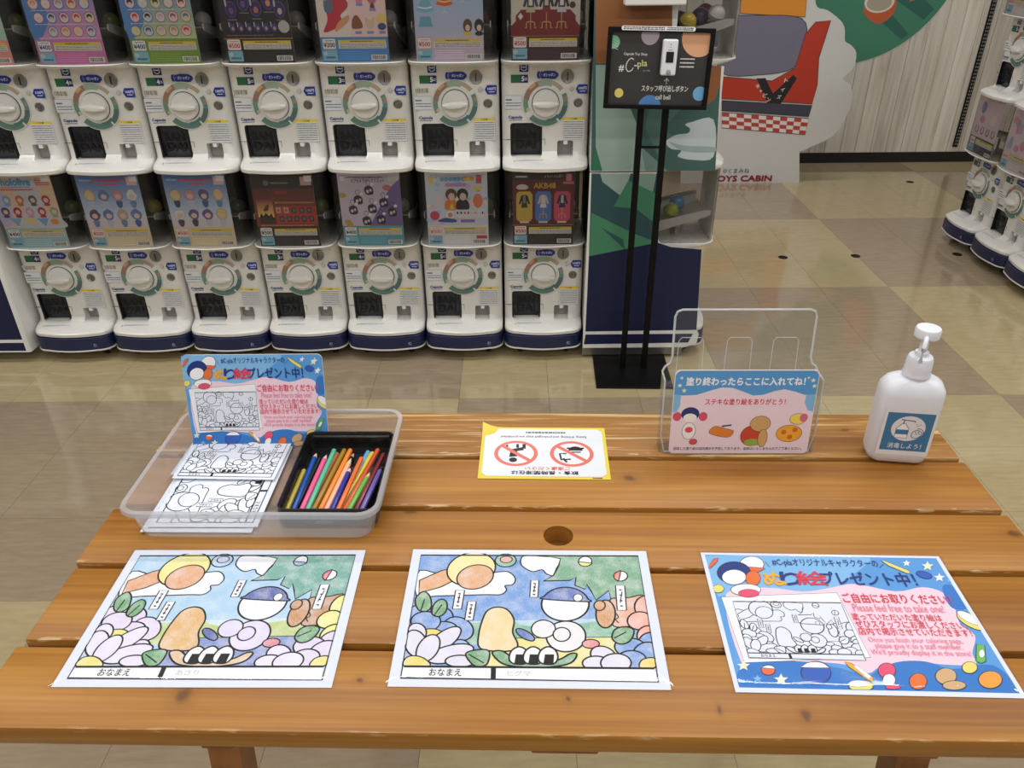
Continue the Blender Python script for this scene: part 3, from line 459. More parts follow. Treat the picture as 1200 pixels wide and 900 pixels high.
FLYER_ART=[
('F','fblue',[(-0.0,200.0),(287.0,200.0),(287.0,0.0),(-0.0,0.0)],0,0),
('F','flb',[(1.1,198.0),(186.7,200.2),(197.0,188.2),(158.9,157.4),(148.9,147.6),(105.4,138.9),(65.0,140.6),(8.6,129.7),(2.6,134.2)],0,1),
('F','fpink',[(12.3,131.7),(62.5,144.3),(105.4,138.9),(141.7,146.5),(171.2,153.0),(215.3,141.9),(248.9,149.5),(269.6,141.6),(273.3,118.9),(268.4,92.6),(277.2,76.0),(262.9,51.5),(258.9,36.0),(224.8,35.1),(189.3,38.8),(155.2,29.5),(140.3,21.7),(119.4,32.4),(77.2,35.2),(27.9,34.7),(9.2,33.4)],0,1),
('F','fmid',[(-0.0,0.0),(1.8,18.2),(18.4,33.7),(49.9,36.8),(94.7,31.8),(128.1,21.4),(136.5,10.6),(138.8,-0.1)],0,1),
('F','fmid',[(132.8,-0.3),(146.4,21.8),(176.3,36.9),(207.7,38.5),(231.4,29.2),(268.3,36.2),(283.3,29.0),(287.0,0.0)],0,1),
('F','fmid',[(273.6,151.1),(287.5,151.5),(288.5,119.3),(274.7,114.4),(268.5,123.2)],0,1),
('F','white',[(6.2,127.8),(144.6,138.1),(150.5,42.4),(12.6,32.0)],0.7,0),
('INSET','',[(10.2,124.3),(141.1,133.4),(148.4,45.5),(15.8,35.9)],0,0),
('F','yel',[(295.0,86.0),(296.9,90.0),(296.8,95.2),(294.7,100.8),(290.8,105.8),(285.8,109.6),(280.4,111.5),(275.5,111.2),(271.9,108.7),(270.0,104.5),(270.2,99.3),(272.5,93.7),(276.4,88.8),(281.3,85.1),(286.6,83.3),(291.4,83.6)],0.8,1),
('F','white',[(291.4,92.5),(292.5,96.4),(290.8,101.7),(286.8,107.0),(281.6,110.9),(276.5,112.2),(272.9,110.7),(271.9,106.7),(273.6,101.3),(277.6,96.1),(282.8,92.3),(287.8,91.0)],0.6,1),
('F','bluball',[(101.2,20.7),(101.8,25.8),(100.3,30.3),(97.1,33.6),(92.4,35.3),(86.8,35.2),(81.0,33.2),(75.8,29.7),(71.8,25.1),(69.4,19.9),(69.0,14.9),(70.6,10.5),(73.9,7.3),(78.5,5.7),(83.9,5.9),(89.5,7.7),(94.6,11.1),(98.7,15.6)],0.8,1),
('F','white',[(99.9,27.1),(99.8,29.0),(98.9,30.7),(97.5,32.2),(95.5,33.4),(93.0,34.2),(90.2,34.6),(87.2,34.6),(84.1,34.2),(81.0,33.4),(78.2,32.2),(75.8,30.7),(73.8,29.0),(72.3,27.1)],0.5,1),
('F','orb',[(42.9,23.0),(42.9,25.9),(41.4,28.2),(38.8,29.4),(35.5,29.4),(32.2,28.0),(29.6,25.5),(28.2,22.6),(28.3,19.7),(29.8,17.4),(32.4,16.2),(35.7,16.3),(38.9,17.6),(41.5,20.0)],0.7,1),
('F','white',[(42.7,24.4),(42.7,25.8),(42.0,27.1),(40.8,28.0),(39.0,28.6),(37.0,28.8),(34.8,28.5),(32.8,27.8),(31.1,26.8),(29.8,25.5)],0.5,1),
('F','yel',[(139.7,4.9),(139.5,8.0),(136.8,10.5),(132.2,11.8),(126.6,11.6),(121.0,10.1),(116.7,7.4),(114.4,4.3),(114.7,1.2),(117.3,-1.2),(121.9,-2.5),(127.5,-2.3),(133.0,-0.8),(137.3,1.7)],0.8,1),
('F','white',[(135.5,7.7),(134.9,9.8),(131.7,11.3),(126.7,11.8),(121.4,11.1),(117.1,9.4),(115.0,7.2),(115.7,5.0),(118.9,3.5),(123.9,3.1),(129.1,3.8),(133.4,5.5)],0.4,1),
('F','white',[(69.5,183.5),(69.6,189.0),(67.4,193.6),(63.2,196.6),(57.6,197.5),(51.6,196.2),(46.0,192.9),(41.8,188.2),(39.6,182.7),(39.6,177.3),(41.9,172.8),(46.0,169.9),(51.5,169.0),(57.3,170.2),(62.8,173.4),(67.1,178.1)],0.8,1),
('F','orb',[(48.0,178.9),(47.8,176.5),(48.4,174.4),(49.7,172.6),(51.6,171.2),(53.9,170.4),(56.6,170.2),(59.4,170.5),(62.2,171.5),(64.7,173.0),(66.8,174.9),(68.3,177.1)],0.6,1),
('F','yel',[(12.0,141.0),(11.7,144.3),(9.6,146.6),(6.3,147.4),(2.7,146.4),(-0.2,143.9),(-1.7,140.6),(-1.4,137.3),(0.7,135.0),(4.0,134.2),(7.5,135.2),(10.5,137.7)],0.6,1),
('F','bluball',[(268.0,166.7),(268.6,170.0),(266.9,173.4),(263.3,175.8),(258.8,176.7),(254.6,175.8),(251.8,173.3),(251.2,170.0),(252.9,166.7),(256.5,164.3),(261.0,163.4),(265.2,164.3)],0.7,1),
('F','navy',[(50.1,169.0),(50.2,175.4),(47.9,181.1),(43.3,185.3),(37.0,187.4),(29.8,187.2),(22.6,184.7),(16.3,180.2),(11.7,174.3),(9.3,167.8),(9.4,161.5),(11.9,156.0),(16.5,152.1),(22.6,150.1),(29.6,150.3),(36.5,152.6),(42.8,156.9),(47.5,162.5)],0.8,1),
('F','white',[(42.8,161.0),(42.5,166.5),(39.3,170.8),(33.9,173.2),(27.3,173.0),(20.9,170.3),(16.0,165.7),(13.5,160.1),(13.9,154.7),(17.1,150.4),(22.5,148.2),(28.9,148.4),(35.2,150.9),(40.2,155.4)],0.6,1),
('F','orange',[(59.8,159.5),(60.0,165.8),(57.7,170.4),(53.5,172.1),(48.6,170.2),(44.2,165.4),(41.7,159.0),(41.6,152.7),(43.9,148.2),(48.0,146.7),(52.8,148.5),(57.2,153.2)],0.6,1),
('F','white',[(55.5,140.3),(54.6,144.4),(50.4,147.5),(43.6,149.2),(35.6,149.0),(28.0,146.9),(22.4,143.5),(19.9,139.3),(20.8,135.3),(25.1,132.2),(31.8,130.6),(39.7,130.8),(47.1,132.8),(52.8,136.2)],0.7,1),
('F','rose',[(52.1,134.6),(51.2,137.9),(47.2,140.1),(41.3,140.9),(34.9,139.8),(29.9,137.3),(27.6,134.0),(28.6,130.8),(32.6,128.5),(38.5,127.8),(44.8,128.8),(49.8,131.3)],0.4,1),
('F','rose',[(170.5,25.4),(171.2,29.7),(169.9,33.1),(166.8,34.9),(162.7,34.8),(158.3,32.8),(154.5,29.3),(152.1,25.0),(151.5,20.8),(152.8,17.5),(155.8,15.7),(159.9,15.8),(164.2,17.7),(168.0,21.2)],0.7,1),
('F','white',[(165.5,12.8),(166.1,16.8),(164.8,19.7),(161.8,20.7),(158.0,19.6),(154.5,16.5),(152.2,12.4),(151.6,8.4),(153.0,5.6),(155.9,4.6),(159.6,5.7),(163.1,8.7)],0.7,1),
('F','rose',[(167.4,4.2),(166.5,5.8),(163.0,6.8),(158.2,6.7),(153.9,5.5),(151.8,3.8),(152.6,2.1),(156.2,1.2),(161.0,1.3),(165.3,2.4)],0.4,1),
('F','orange',[(197.7,12.1),(198.6,16.6),(197.5,20.1),(194.6,22.1),(190.5,22.0),(186.1,19.8),(182.1,16.2),(179.5,11.7),(178.7,7.2),(179.8,3.8),(182.7,1.9),(186.7,2.0),(191.1,4.1),(195.0,7.7)],0.7,1),
('F','tan2',[(231.5,19.5),(232.4,24.1),(230.9,27.7),(227.3,29.6),(222.4,29.5),(217.1,27.3),(212.5,23.6),(209.5,19.0),(208.8,14.5),(210.3,11.0),(213.8,9.1),(218.7,9.3),(223.9,11.4),(228.5,15.0)],0.7,1),
('F','tan2',[(236.1,8.0),(235.7,10.9),(232.2,12.9),(226.5,13.6),(220.1,12.6),(214.8,10.4),(211.9,7.4),(212.3,4.5),(215.8,2.5),(221.5,1.9),(227.8,2.8),(233.2,5.1)],0.7,1),
('F','yel',[(258.7,31.4),(259.4,35.2),(257.7,38.0),(254.1,38.9),(249.6,37.8),(245.4,34.9),(242.6,31.0),(242.0,27.2),(243.7,24.5),(247.3,23.6),(251.7,24.7),(255.9,27.6)],0.7,1),
('F','gorange',[(277.1,16.3),(278.2,21.1),(276.7,24.9),(272.8,27.0),(267.3,26.8),(261.4,24.5),(256.1,20.5),(252.7,15.7),(251.7,10.9),(253.3,7.2),(257.2,5.2),(262.6,5.3),(268.4,7.6),(273.6,11.5)],0.7,1),
('F','cream',[(11.9,34.7),(12.9,30.1),(17.9,29.8),(13.3,26.5),(13.5,21.6),(9.7,24.1),(4.9,21.4),(7.0,26.3),(3.8,29.5),(9.0,30.0)],0,0),
('F','flb',[(22.5,15.9),(23.2,12.6),(26.9,12.4),(23.5,9.9),(23.6,6.5),(20.8,8.3),(17.2,6.3),(18.9,9.8),(16.5,12.1),(20.3,12.5)],0,0),
('F','cream',[(47.8,18.2),(48.7,13.3),(54.0,13.1),(49.0,9.5),(49.0,4.5),(45.1,7.1),(39.8,4.3),(42.3,9.4),(39.0,12.7),(44.5,13.2)],0,0),
('F','white',[(248.8,195.8),(248.8,191.9),(252.3,191.7),(248.4,188.8),(247.7,184.7),(245.4,186.8),(241.4,184.5),(243.8,188.7),(242.1,191.4),(245.9,191.8)],0,0),
('F','cream',[(273.9,194.3),(273.7,188.6),(278.9,188.2),(273.1,184.1),(271.9,178.1),(268.6,181.2),(262.7,177.9),(266.4,183.9),(263.9,187.8),(269.5,188.4)],0,0),
('F','white',[(279.5,173.5),(279.3,168.5),(283.9,168.2),(278.8,164.6),(277.7,159.4),(274.7,162.0),(269.4,159.1),(272.7,164.4),(270.5,167.8),(275.5,168.4)],0,0),
('F','flb',[(288.4,165.7),(288.3,162.8),(291.0,162.6),(287.9,160.4),(287.3,157.3),(285.5,158.9),(282.3,157.2),(284.3,160.3),(283.0,162.4),(286.0,162.7)],0,0),
('F','orb',[(-1.6,177.5),(9.4,192.0),(15.5,194.2),(12.7,187.0),(1.4,174.5)],0.6,0),
('F','yel',[(216.7,193.9),(221.4,193.0),(244.2,176.5),(243.7,171.5),(239.2,172.4),(222.7,184.9)],0.6,0),
('F','gold',[(120.4,35.5),(126.1,34.1),(143.1,15.9),(142.3,10.0),(137.0,12.1),(122.5,28.7)],0.6,0),
('F','white',[(127.7,29.6),(131.9,31.2),(141.8,17.3),(137.5,13.5)],0.3,0),
('F','green',[(272.5,62.9),(281.0,62.3),(271.9,40.1),(265.5,36.9),(261.3,39.9)],0.7,0),
('F','white',[(275.4,50.3),(276.4,53.5),(275.7,55.5),(273.8,55.5),(271.2,53.4),(269.1,50.1),(268.2,46.9),(268.9,44.9),(270.8,45.0),(273.3,47.0)],0.3,1),
('L','ink',[(72.1,188.7),(76.1,178.7)],0.6,0),
('L','ink',[(209.8,180.5),(218.1,187.8)],0.6,0),
('T','navy',[(80.6,179.8),(210.6,194.7)],'#C-plaオリジナルキャラクターの',0.015),
('T','gold',[(63.4,148.1),(89.5,170.1)],'ぬ',0.06),
('T','navy',[(84.1,148.7),(108.8,170.7)],'り',0.06),
('T','red',[(103.1,149.2),(139.8,172.5)],'絵',0.05),
('T','navy',[(133.2,150.0),(245.9,172.6)],'プレゼント中！',0.05),
('T','red',[(148.3,121.7),(273.8,137.0)],'ご自由にお取りください！',0.03),
('T','rosetext',[(155.3,108.6),(259.3,120.3)],'Please feel free to take one!',0.0),
('T','red',[(149.7,95.4),(250.6,105.9)],'塗っていただいた塗り絵は',0.02),
('T','red',[(150.0,84.3),(274.2,95.3)],'ぜひスタッフにお渡しください。',0.02),
('T','red',[(149.6,73.5),(274.5,84.3)],'店内で掲示させていただきます！',0.02),
('T','rosetext',[(156.4,61.5),(258.8,70.6)],'Once you finish your coloring page,',0),
('T','rosetext',[(160.9,52.8),(255.2,62.5)],'please give it to a staff member.',0),
('T','rosetext',[(153.5,44.0),(260.8,53.8)],"We'll proudly display it in the store!",0),
]
PENCILS=[('yellow', -0.311, 0.833, -0.308, 0.921, 0, 0),
('blue', -0.299, 0.824, -0.296, 0.955, 1, 1),
('dark green', -0.299, 0.844, -0.292, 0.949, 0, 0),
('pink', -0.288, 0.823, -0.28, 0.95, 1, 1),
('mint', -0.28, 0.823, -0.271, 0.961, 1, 0),
('peach', -0.279, 0.869, -0.268, 0.962, 0, 0),
('olive', -0.272, 0.823, -0.256, 0.961, 1, 0),
('orange', -0.263, 0.823, -0.247, 0.961, 1, 0),
('black', -0.252, 0.901, -0.243, 0.965, 0, 1),
('salmon', -0.255, 0.823, -0.242, 0.94, 1, 1),
('navy', -0.247, 0.823, -0.239, 0.918, 1, 1),
('light blue', -0.236, 0.868, -0.222, 0.966, 0, 0),
('rust', -0.239, 0.823, -0.227, 0.94, 1, 0),
('lemon', -0.224, 0.917, -0.215, 0.963, 0, 0),
('red orange', -0.23, 0.823, -0.206, 0.961, 1, 0),
('green', -0.224, 0.823, -0.209, 0.906, 1, 1),
('maroon', -0.215, 0.823, -0.196, 0.95, 1, 0),
('violet', -0.207, 0.823, -0.195, 0.909, 1, 0)]
CHECK_A=[(1.483, 0.397), (1.736, 0.38), (1.732, 0.287), (1.496, 0.309)]
CHECK_B=[(1.22, 0.419), (1.483, 0.397), (1.496, 0.309), (1.231, 0.331)]
PANEL_UP=[
((66,100,98),0,[(0.237,1.238),(0.462,1.236),(0.481,1.012),(0.632,1.01),(0.652,0.691),(0.248,0.694)]),
((146,94,56),0,[(0.24,1.238),(0.462,1.236),(0.481,1.012),(0.632,1.01),(0.635,0.963),(0.625,0.913),(0.596,0.893),(0.541,0.904),(0.492,0.98),(0.307,1.02),(0.25,1.021)]),
((150,176,168),0,[(0.25,1.016),(0.286,1.016),(0.331,0.956),(0.393,0.828),(0.425,0.693),(0.286,0.694),(0.261,0.771)]),
((84,118,114),0,[(0.421,0.89),(0.527,0.889),(0.469,0.827),(0.509,0.8),(0.46,0.742),(0.415,0.828)]),
((50,118,90),0,[(0.261,0.771),(0.286,0.694),(0.25,0.694)]),
((120,150,146),0,[(0.408,0.769),(0.497,0.692),(0.425,0.693)]),
((190,202,206),1,[(0.483,0.785),(0.514,0.806),(0.551,0.811),(0.555,0.826),(0.54,0.837),(0.558,0.845),(0.627,0.852),(0.641,0.737),(0.576,0.727),(0.526,0.738),(0.535,0.757),(0.502,0.763)]),
((150,172,172),1,[(0.494,0.785),(0.539,0.773),(0.637,0.767),(0.639,0.751),(0.557,0.752),(0.518,0.766)]),
]
PANEL_LOW=[
((46,80,86),0,[(0.251,0.686),(0.47,0.684),(0.488,0.445),(0.254,0.395)]),
((150,172,164),0,[(0.279,0.686),(0.378,0.685),(0.361,0.603),(0.288,0.658)]),
((130,160,150),0,[(0.398,0.685),(0.462,0.684),(0.454,0.608),(0.401,0.637)]),
((66,128,100),0,[(0.372,0.662),(0.464,0.619),(0.468,0.508),(0.327,0.571)]),
((46,80,86),0,[(0.262,0.552),(0.261,0.581),(0.403,0.568),(0.473,0.514),(0.479,0.448),(0.336,0.507)]),
((70,134,102),0,[(0.256,0.555),(0.395,0.485),(0.484,0.448),(0.254,0.401)]),
((40,88,82),0,[(0.29,0.504),(0.367,0.461),(0.376,0.424)]),
((18,28,66),0,[(0.254,0.401),(0.487,0.448),(0.532,0.432),(0.638,0.422),(0.654,0.116),(0.253,0.113)]),
((18,28,66),0,[(0.254,0.101),(0.643,0.101),(0.629,0.065),(0.249,0.061)]),
]
STANDEE_ART=[
((226,146,52),0,[(1.23,1.139),(1.599,1.135),(1.618,0.925),(1.257,0.946)]),
((120,118,140),1,[(1.157,0.921),(1.362,0.936),(1.601,0.917),(1.642,0.794),(1.598,0.66),(1.409,0.625),(1.192,0.636),(1.134,0.799)]),
((190,60,42),0,[(1.195,0.617),(1.487,0.592),(1.607,0.66),(1.634,0.838),(1.68,0.899),(1.763,0.907),(1.733,0.713),(1.751,0.566),(1.741,0.462),(1.21,0.496)]),
((40,36,42),0,[(1.397,0.606),(1.446,0.606),(1.503,0.521),(1.604,0.623),(1.627,0.604),(1.553,0.459),(1.481,0.469)]),
((70,70,86),0,[(1.211,0.486),(1.743,0.453),(1.734,0.39),(1.218,0.429)]),
((236,230,228),0,[(1.22,0.419),(1.736,0.38),(1.732,0.287),(1.231,0.331)]),
]

# ------------------------------------------------------------------ the room
root = empty('room_marker'); bpy.data.objects.remove(root)
WALL_Y = 5.25
g = G(); g.box(-5, 5, -3, WALL_Y + .1, -.06, -.004); floor = tag(obj('floor', g, M['grout']), kind='structure')
T0 = .3048; TX, TY = 1.636, 2.278
tm = {}
for k in 'AB':
    g = G(); h = T0 / 2 - .0004
    g.box(-h, h, -h, h, -.004, 0); tm[k] = g.mesh('floor_tile'); tm[k].materials.append(M['tile' + k])
for i in range(-13, 6):
    for j in range(-7, 10):
        x, y = TX + (i + .5) * T0, TY + (j + .5) * T0
        if y > WALL_Y - .1 and False: continue
        if x < -2.35 and y < 1.2: continue
        blk = (math.floor(i / 3) + math.floor(j / 3)) % 2
        # block right of the x joint and beyond the y joint is the yellow one
        o = put('floor_tile', tm['A' if blk == 0 else 'B'], None, floor, (x, y, 0)); o.rotation_euler.z = 0
g = G(); g.box(-5, 5, WALL_Y, WALL_Y + .1, 0, CEILING); wall = tag(obj('wall_back', g, M['grout']), kind='structure')
pm = G().box(-.0484, .0484, -.010, 0, .04, CEILING).mesh('wall_plank'); pm.materials.append(M['plank'])
for i in range(-3, 46): put('wall_plank', pm, None, wall, (.10 + .0995 * i, WALL_Y, 0))
tag(obj('baseboard_back', G().box(-5, 5, WALL_Y - .016, WALL_Y, 0, .066), M['trim']), kind='structure')
for n, b in (('wall_left', (-5.1, -5, -3, WALL_Y)), ('wall_right', (5, 5.1, -3, WALL_Y)), ('wall_front', (-5, 5, -3.1, -3))):
    tag(obj(n, G().box(*b, 0, CEILING), M['wallp']), kind='structure')
tag(obj('ceiling', G().box(-5.1, 5.1, -3.1, WALL_Y + .1, CEILING, CEILING + .08), M['ceil']), kind='structure')
hm = G().box(-.62, .62, -.09, .09, -.045, 0, b=.006).mesh('housing'); hm.materials.append(M['board'])
for i, (x, y) in enumerate(LAMP_SPOTS):
    l = tag(empty('ceiling_light', (x, y, CEILING)), 'long white fluorescent ceiling fitting over the shop floor', 'ceiling light', 'ceiling fittings in rows')
    put('housing', hm, None, l)
    d = bpy.data.lights.new('tube_light', 'AREA'); d.shape = 'RECTANGLE'; d.size = 1.2; d.size_y = .16; d.energy = LAMP_POWER; d.color = LAMP_COLOR
    lo = bpy.data.objects.new('tube_light', d); COL.objects.link(lo); lo.parent = l; lo.location = (0, 0, -.05)

# wall mural: big round sticker
pr = Pr(2e-5, 1.0)
pr.ell(0, 0, .65, .65, C(70, 134, 110), n=64)
pr.poly([(.24, -.27), (.47, -.40), (.52, -.34), (.32, -.20)], C(50, 104, 96)); pr.poly([(.20, -.40), (.36, -.51), (.40, -.48), (.26, -.36)], C(52, 106, 96)); pr.poly([(-.12, -.42), (-.02, -.54), (-.1, -.56)], C(50, 104, 96))
pr.poly([(.36, -.30), (.56, -.24), (.60, 0), (.5, .2), (.42, 0)], C(206, 116, 56), 0)
pr.poly(smooth([(.10, -.36), (.20, -.42), (.28, -.36), (.26, -.26), (.12, -.30)]), C(196, 96, 56)); pr.ell(.18, -.30, .09, .06, C(222, 216, 206), n=24); pr.ell(.18, -.305, .075, .045, C(176, 164, 150), n=24)
mu = tag(empty('wall_mural', (2.02, WALL_Y - .012, 1.26)), 'large round green sticker with an orange cup on the plank wall', 'wall sticker')
obj('vinyl_disc', G().prism(ell(0, 0, .652, n=64), -.0005, .0015), M['board'], mu)
pr.make('print', M['printm'], mu, (0, -.0007, 0), (PI / 2, 0, 0))
# slotted upright
up = tag(empty('shelf_upright', (2.885, WALL_Y - .012, 0)), 'dark slotted metal shelf upright on the plank wall', 'shelf rail')
obj('channel', G().box(-.014, .014, -.012, .002, .10, 2.2), M['blackmetal'], up)
sl = G()
for k in range(100):
    for x in (-.006, .006): sl.box(x - .0025, x + .0025, -.0128, -.012, .112 + k * .0205, .124 + k * .0205)
o = obj('slots', sl, M['grey'], up); o['kind'] = 'stuff'
for x, y, w_ in ((1.28, 3.55, 'beside the row-end hopper'), (1.63, 3.56, 'in the middle of the aisle'), (2.12, 3.57, 'near the right-hand machines'), (2.42, 4.78, 'near the plank wall')):
    tag(obj('floor_plug', G().lathe([(.022, 0), (.022, .0015), (.016, .002), (.006, .001)], 14), M['blackmetal'], None, (x, y, 0)), 'small dark round floor cap ' + w_, 'floor cap', 'floor caps')

# ------------------------------------------------------------------ capsule machines
HW = .140; BACK = .372; UNIT = .589; BODY_H = .333
def plan(hw, f, r, bow, z, back=BACK):
    p = [(hw, back, z)]
    for i in range(7):
        a = PI / 2 * i / 6; p.append((hw - r + r * math.cos(a), f + r - r * math.sin(a), z))
    w = hw - r
    for i in range(1, 8):
        x = w - 2 * w * i / 8; p.append((x, f - bow * (1 - (x / w) ** 2), z))
    for i in range(7):
        a = PI / 2 * i / 6; p.append((-hw + r - r * math.sin(a), f + r - r * math.cos(a), z))
    p.append((-hw, back, z)); return p
SH = {}
lv = [(0, -.060, .05, .012), (.005, -.069, .05, .013), (.015, -.070, .05, .013), (.021, -.064, .05, .012), (.026, -.050, .05, .01), (.031, -.028, .045, .007), (.037, -.011, .04, .003), (.052, 0, .03, 0), (.25, 0, .03, 0), (.325, 0, .03, 0), (.333, -.004, .03, 0)]
body = G().loft([plan(HW, f, r, b, z) for z, f, r, b in lv]).mesh('body')
door_cut = G().prism(rrect(-.113, .036, -.010, .143, .010), -.08, .045).mesh('c')
coin_cut = G().prism(rrect(.040, .035, .092, .086, .006), -.08, .034).mesh('c')
SH['body'] = bool_cut(body, [door_cut, coin_cut]); SH['body'].materials.clear(); SH['body'].materials.append(M['white']); SH['body'].shade_smooth(); SH['body'].set_sharp_from_angle(angle=.6)
SH['rim'] = G().loft([plan(HW, f, r, b, z, .24) for z, f, r, b in ((.318, .002, .03, 0), (.324, -.03, .04, .004), (.331, -.060, .05, .011), (.337, -.067, .05, .013), (.339, -.064, .05, .012))]).mesh('hopper_rim', smooth=40); SH['rim'].materials.append(M['white'])
SH['hopper'] = G().loft([plan(.136, -.064, .05, .012, .339, .22), plan(.136, -.064, .05, .012, UNIT - .003, .22)], False, False).mesh('hopper', smooth=40); SH['hopper'].materials.append(M['hopper'])
hb = G().box(-.136, .136, .222, .372, .334, UNIT - .002); SH['back'] = hb.mesh('hopper_back'); SH['back'].materials.append(M['dark'])
SH['rail'] = G().prism([(.215, .35), (.215, .41), (.19, .41), (.19, .39), (.175, .39), (.175, .41), (.16, .405), (-.02, .448), (-.042, .448), (-.042, .432), (-.025, .425)], -.0015, .0015, 'x').mesh('chute_rail'); SH['rail'].materials.append(M['ltgrey'])
SH['ramp'] = G().prism([(.21, .378), (-.03, .436), (-.03, .439), (.21, .381)], -.115, .115, 'x').mesh('chute_ramp'); SH['ramp'].materials.append(M['grey'])
SH['post'] = G().box(-.004, .004, .02, .028, .339, .412).box(-.05, .03, .05, .058, .339, .36).mesh('chute_post'); SH['post'].materials.append(M['ltgrey'])
SH['lid'] = G().loft([plan(HW, f, r, b, z, BACK) for z, f, r, b in ((.586, -.066, .05, .012), (.61, -.066, .05, .012), (.62, -.055, .05, .01))]).mesh('lid', smooth=40); SH['lid'].materials.append(M['white'])
# dial ring with its printed landscape
pr = Pr(2e-5, 1.0)
pr.ell(0, 0, .0735, .0735, C(214, 216, 212), n=40)
def arc(r0, r1, a0, a1, col):
    n = max(3, int(abs(a1 - a0) / 8)); A = [math.radians(a0 + (a1 - a0) * i / n) for i in range(n + 1)]
    pr.poly([(r1 * math.cos(a), r1 * math.sin(a)) for a in A] + [(r0 * math.cos(a), r0 * math.sin(a)) for a in reversed(A)], col)
for r0, r1, a0, a1, c in ((.054, .0715, 112, 172, C(150, 120, 102)), (.056, .0715, 168, 205, C(112, 144, 128)), (.052, .0715, 70, 112, C(150, 168, 150)), (.058, .0715, 38, 70, C(176, 160, 138)), (.056, .0715, -8, 26, C(96, 138, 132)), (.060, .0715, 4, 18, C(160, 134, 118)), (.055, .0715, -50, -8, C(88, 112, 112)), (.053, .0715, 222, 305, C(94, 128, 118)), (.050, .060, 275, 318, C(80, 120, 122)), (.062, .0715, 120, 140, C(200, 160, 120))): arc(r0, r1, a0, a1, c)
pr.ell(-.056, -.020, .006, None, C(190, 186, 170)); pr.ell(0, 0, .0505, .0505, C(220, 221, 218), n=36); pr.ell(0, 0, .0445, .0445, C(60, 58, 56), n=36)
SH['ring'] = pr.g.mesh('dial_ring', True); SH['ring'].materials.append(M['printg'])
SH['ringbase'] = G().lathe([(.0735, 0), (.0735, .003), (.072, .0035)], 36, 'y').mesh('dial_plate', smooth=30); SH['ringbase'].materials.append(M['white'])
kb = G().lathe([(.0425, .003), (.0425, .012), (.040, .0155), (.034, .017)], 36, 'y')
gr = []
for t in range(9):
    u = -1 + t / 4; w = .012 * math.sqrt(max(.12, 1 - u * u * .75)); hgt = .016 + .020 * (1 - .5 * u * u)
    gr.append([(u * .040, -.015, -w), (u * .040, -hgt, -w * .75), (u * .040, -hgt - .003, 0), (u * .040, -hgt, w * .75), (u * .040, -.015, w)])
kb.loft(gr, True, True)
SH['knob'] = kb.mesh('knob', smooth=40); SH['knob'].materials.append(M['white'])
SH['coin'] = G().lathe([(.0205, 0), (.0205, .004), (.019, .005), (.018, .0045)], 28, 'y').mesh('coin_slot', smooth=30); SH['coin'].materials.append(M['steel'])
SH['slit'] = G().box(-.0015, .0015, -.0062, -.004, -.012, .012).mesh('slit'); SH['slit'].materials.append(M['black'])
SH['lock'] = G().lathe([(.0145, 0), (.0145, .002), (.012, .003), (.010, .001), (.006, .001), (.005, .0035)], 24, 'y').mesh('key_lock', smooth=30); SH['lock'].materials.append(M['steel'])
SH['button'] = G().lathe([(.0075, 0), (.0075, .003), (.006, .005), (.003, .0055)], 18, 'y').mesh('return_button', smooth=30); SH['button'].materials.append(M['ltgrey'])
fl = []
for t in range(9):
    u = t / 8; z = .038 + .103 * u; y = .007 + .014 * (1 - u) ** 3
    fl.append([(-.1105, y, z), (-.0125, y, z), (-.0125, y + .004, z), (-.1105, y + .004, z)])
SH['flap'] = G().loft(fl).mesh('door_flap', smooth=40); SH['flap'].materials.append(M['flap'])
SH['flapedge'] = G().box(-.0025, .0025, -.003, .02, .042, .140).mesh('flap_edge'); SH['flapedge'].materials.append(M['black'])
pr = Pr(2e-5, 1.0)
for i, t in enumerate(('BAN', 'DAI')): pr.text(t, -.094, .094 - .034 * i, .064, .026, C(14, 15, 18), .03)
SH['flaptext'] = pr.g.mesh('embossed_letters', True); SH['flaptext'].materials.append(M['printm'])
SH['tray'] = G().box(.042, .090, .030, .0335, .037, .084).mesh('coin_tray'); SH['tray'].materials.append(M['grey'])
SH['tongue'] = G().box(.060, .074, .0, .03, .073, .0855, b=.002).mesh('coin_tongue'); SH['tongue'].materials.append(M['board'])
SH['seam'] = G().box(-.136, -.0, -.0006, .001, .0905, .0915).box(-.0005, .0005, -.0006, .001, .072, .0915).mesh('seam'); SH['seam'].materials.append(M['dark'])
SH['base'] = G().loft([plan(HW + .001, f, .05, .013, z) for z, f in ((-.050, -.066), (-.048, -.0715), (-.0015, -.0715), (0, -.070))]).mesh('base_band', smooth=30); SH['base'].materials.append(M['navy'])
SH['skirt'] = G().loft([plan(HW + .002, f, .05, .013, z) for z, f in ((-.0545, -.064), (-.0535, -.073), (-.0485, -.073), (-.048, -.070))]).mesh('base_rim', smooth=30); SH['skirt'].materials.append(M['white'])
SH['wheel'] = G().lathe([(.020, -.008), (.022, -.006), (.022, .006), (.020, .008)], 18, 'x', (0, 0, -.0775)).mesh('wheel', smooth=40); SH['wheel'].materials.append(M['rubber'])
SH['fork'] = G().prism([(-.014, -.06), (.014, -.06), (.012, -.082), (-.004, -.088)], -.013, -.0095, 'x').prism([(-.014, -.06), (.014, -.06), (.012, -.082), (-.004, -.088)], .0095, .013, 'x').mesh('caster'); SH['fork'].materials.append(M['board'])
BLU = C(36, 58, 150); WHT = C(232, 234, 236)
def sticker(name, fn):
    pr = Pr(2e-5); fn(pr); me = pr.g.mesh(name, True); me.materials.append(M['printg']); return me
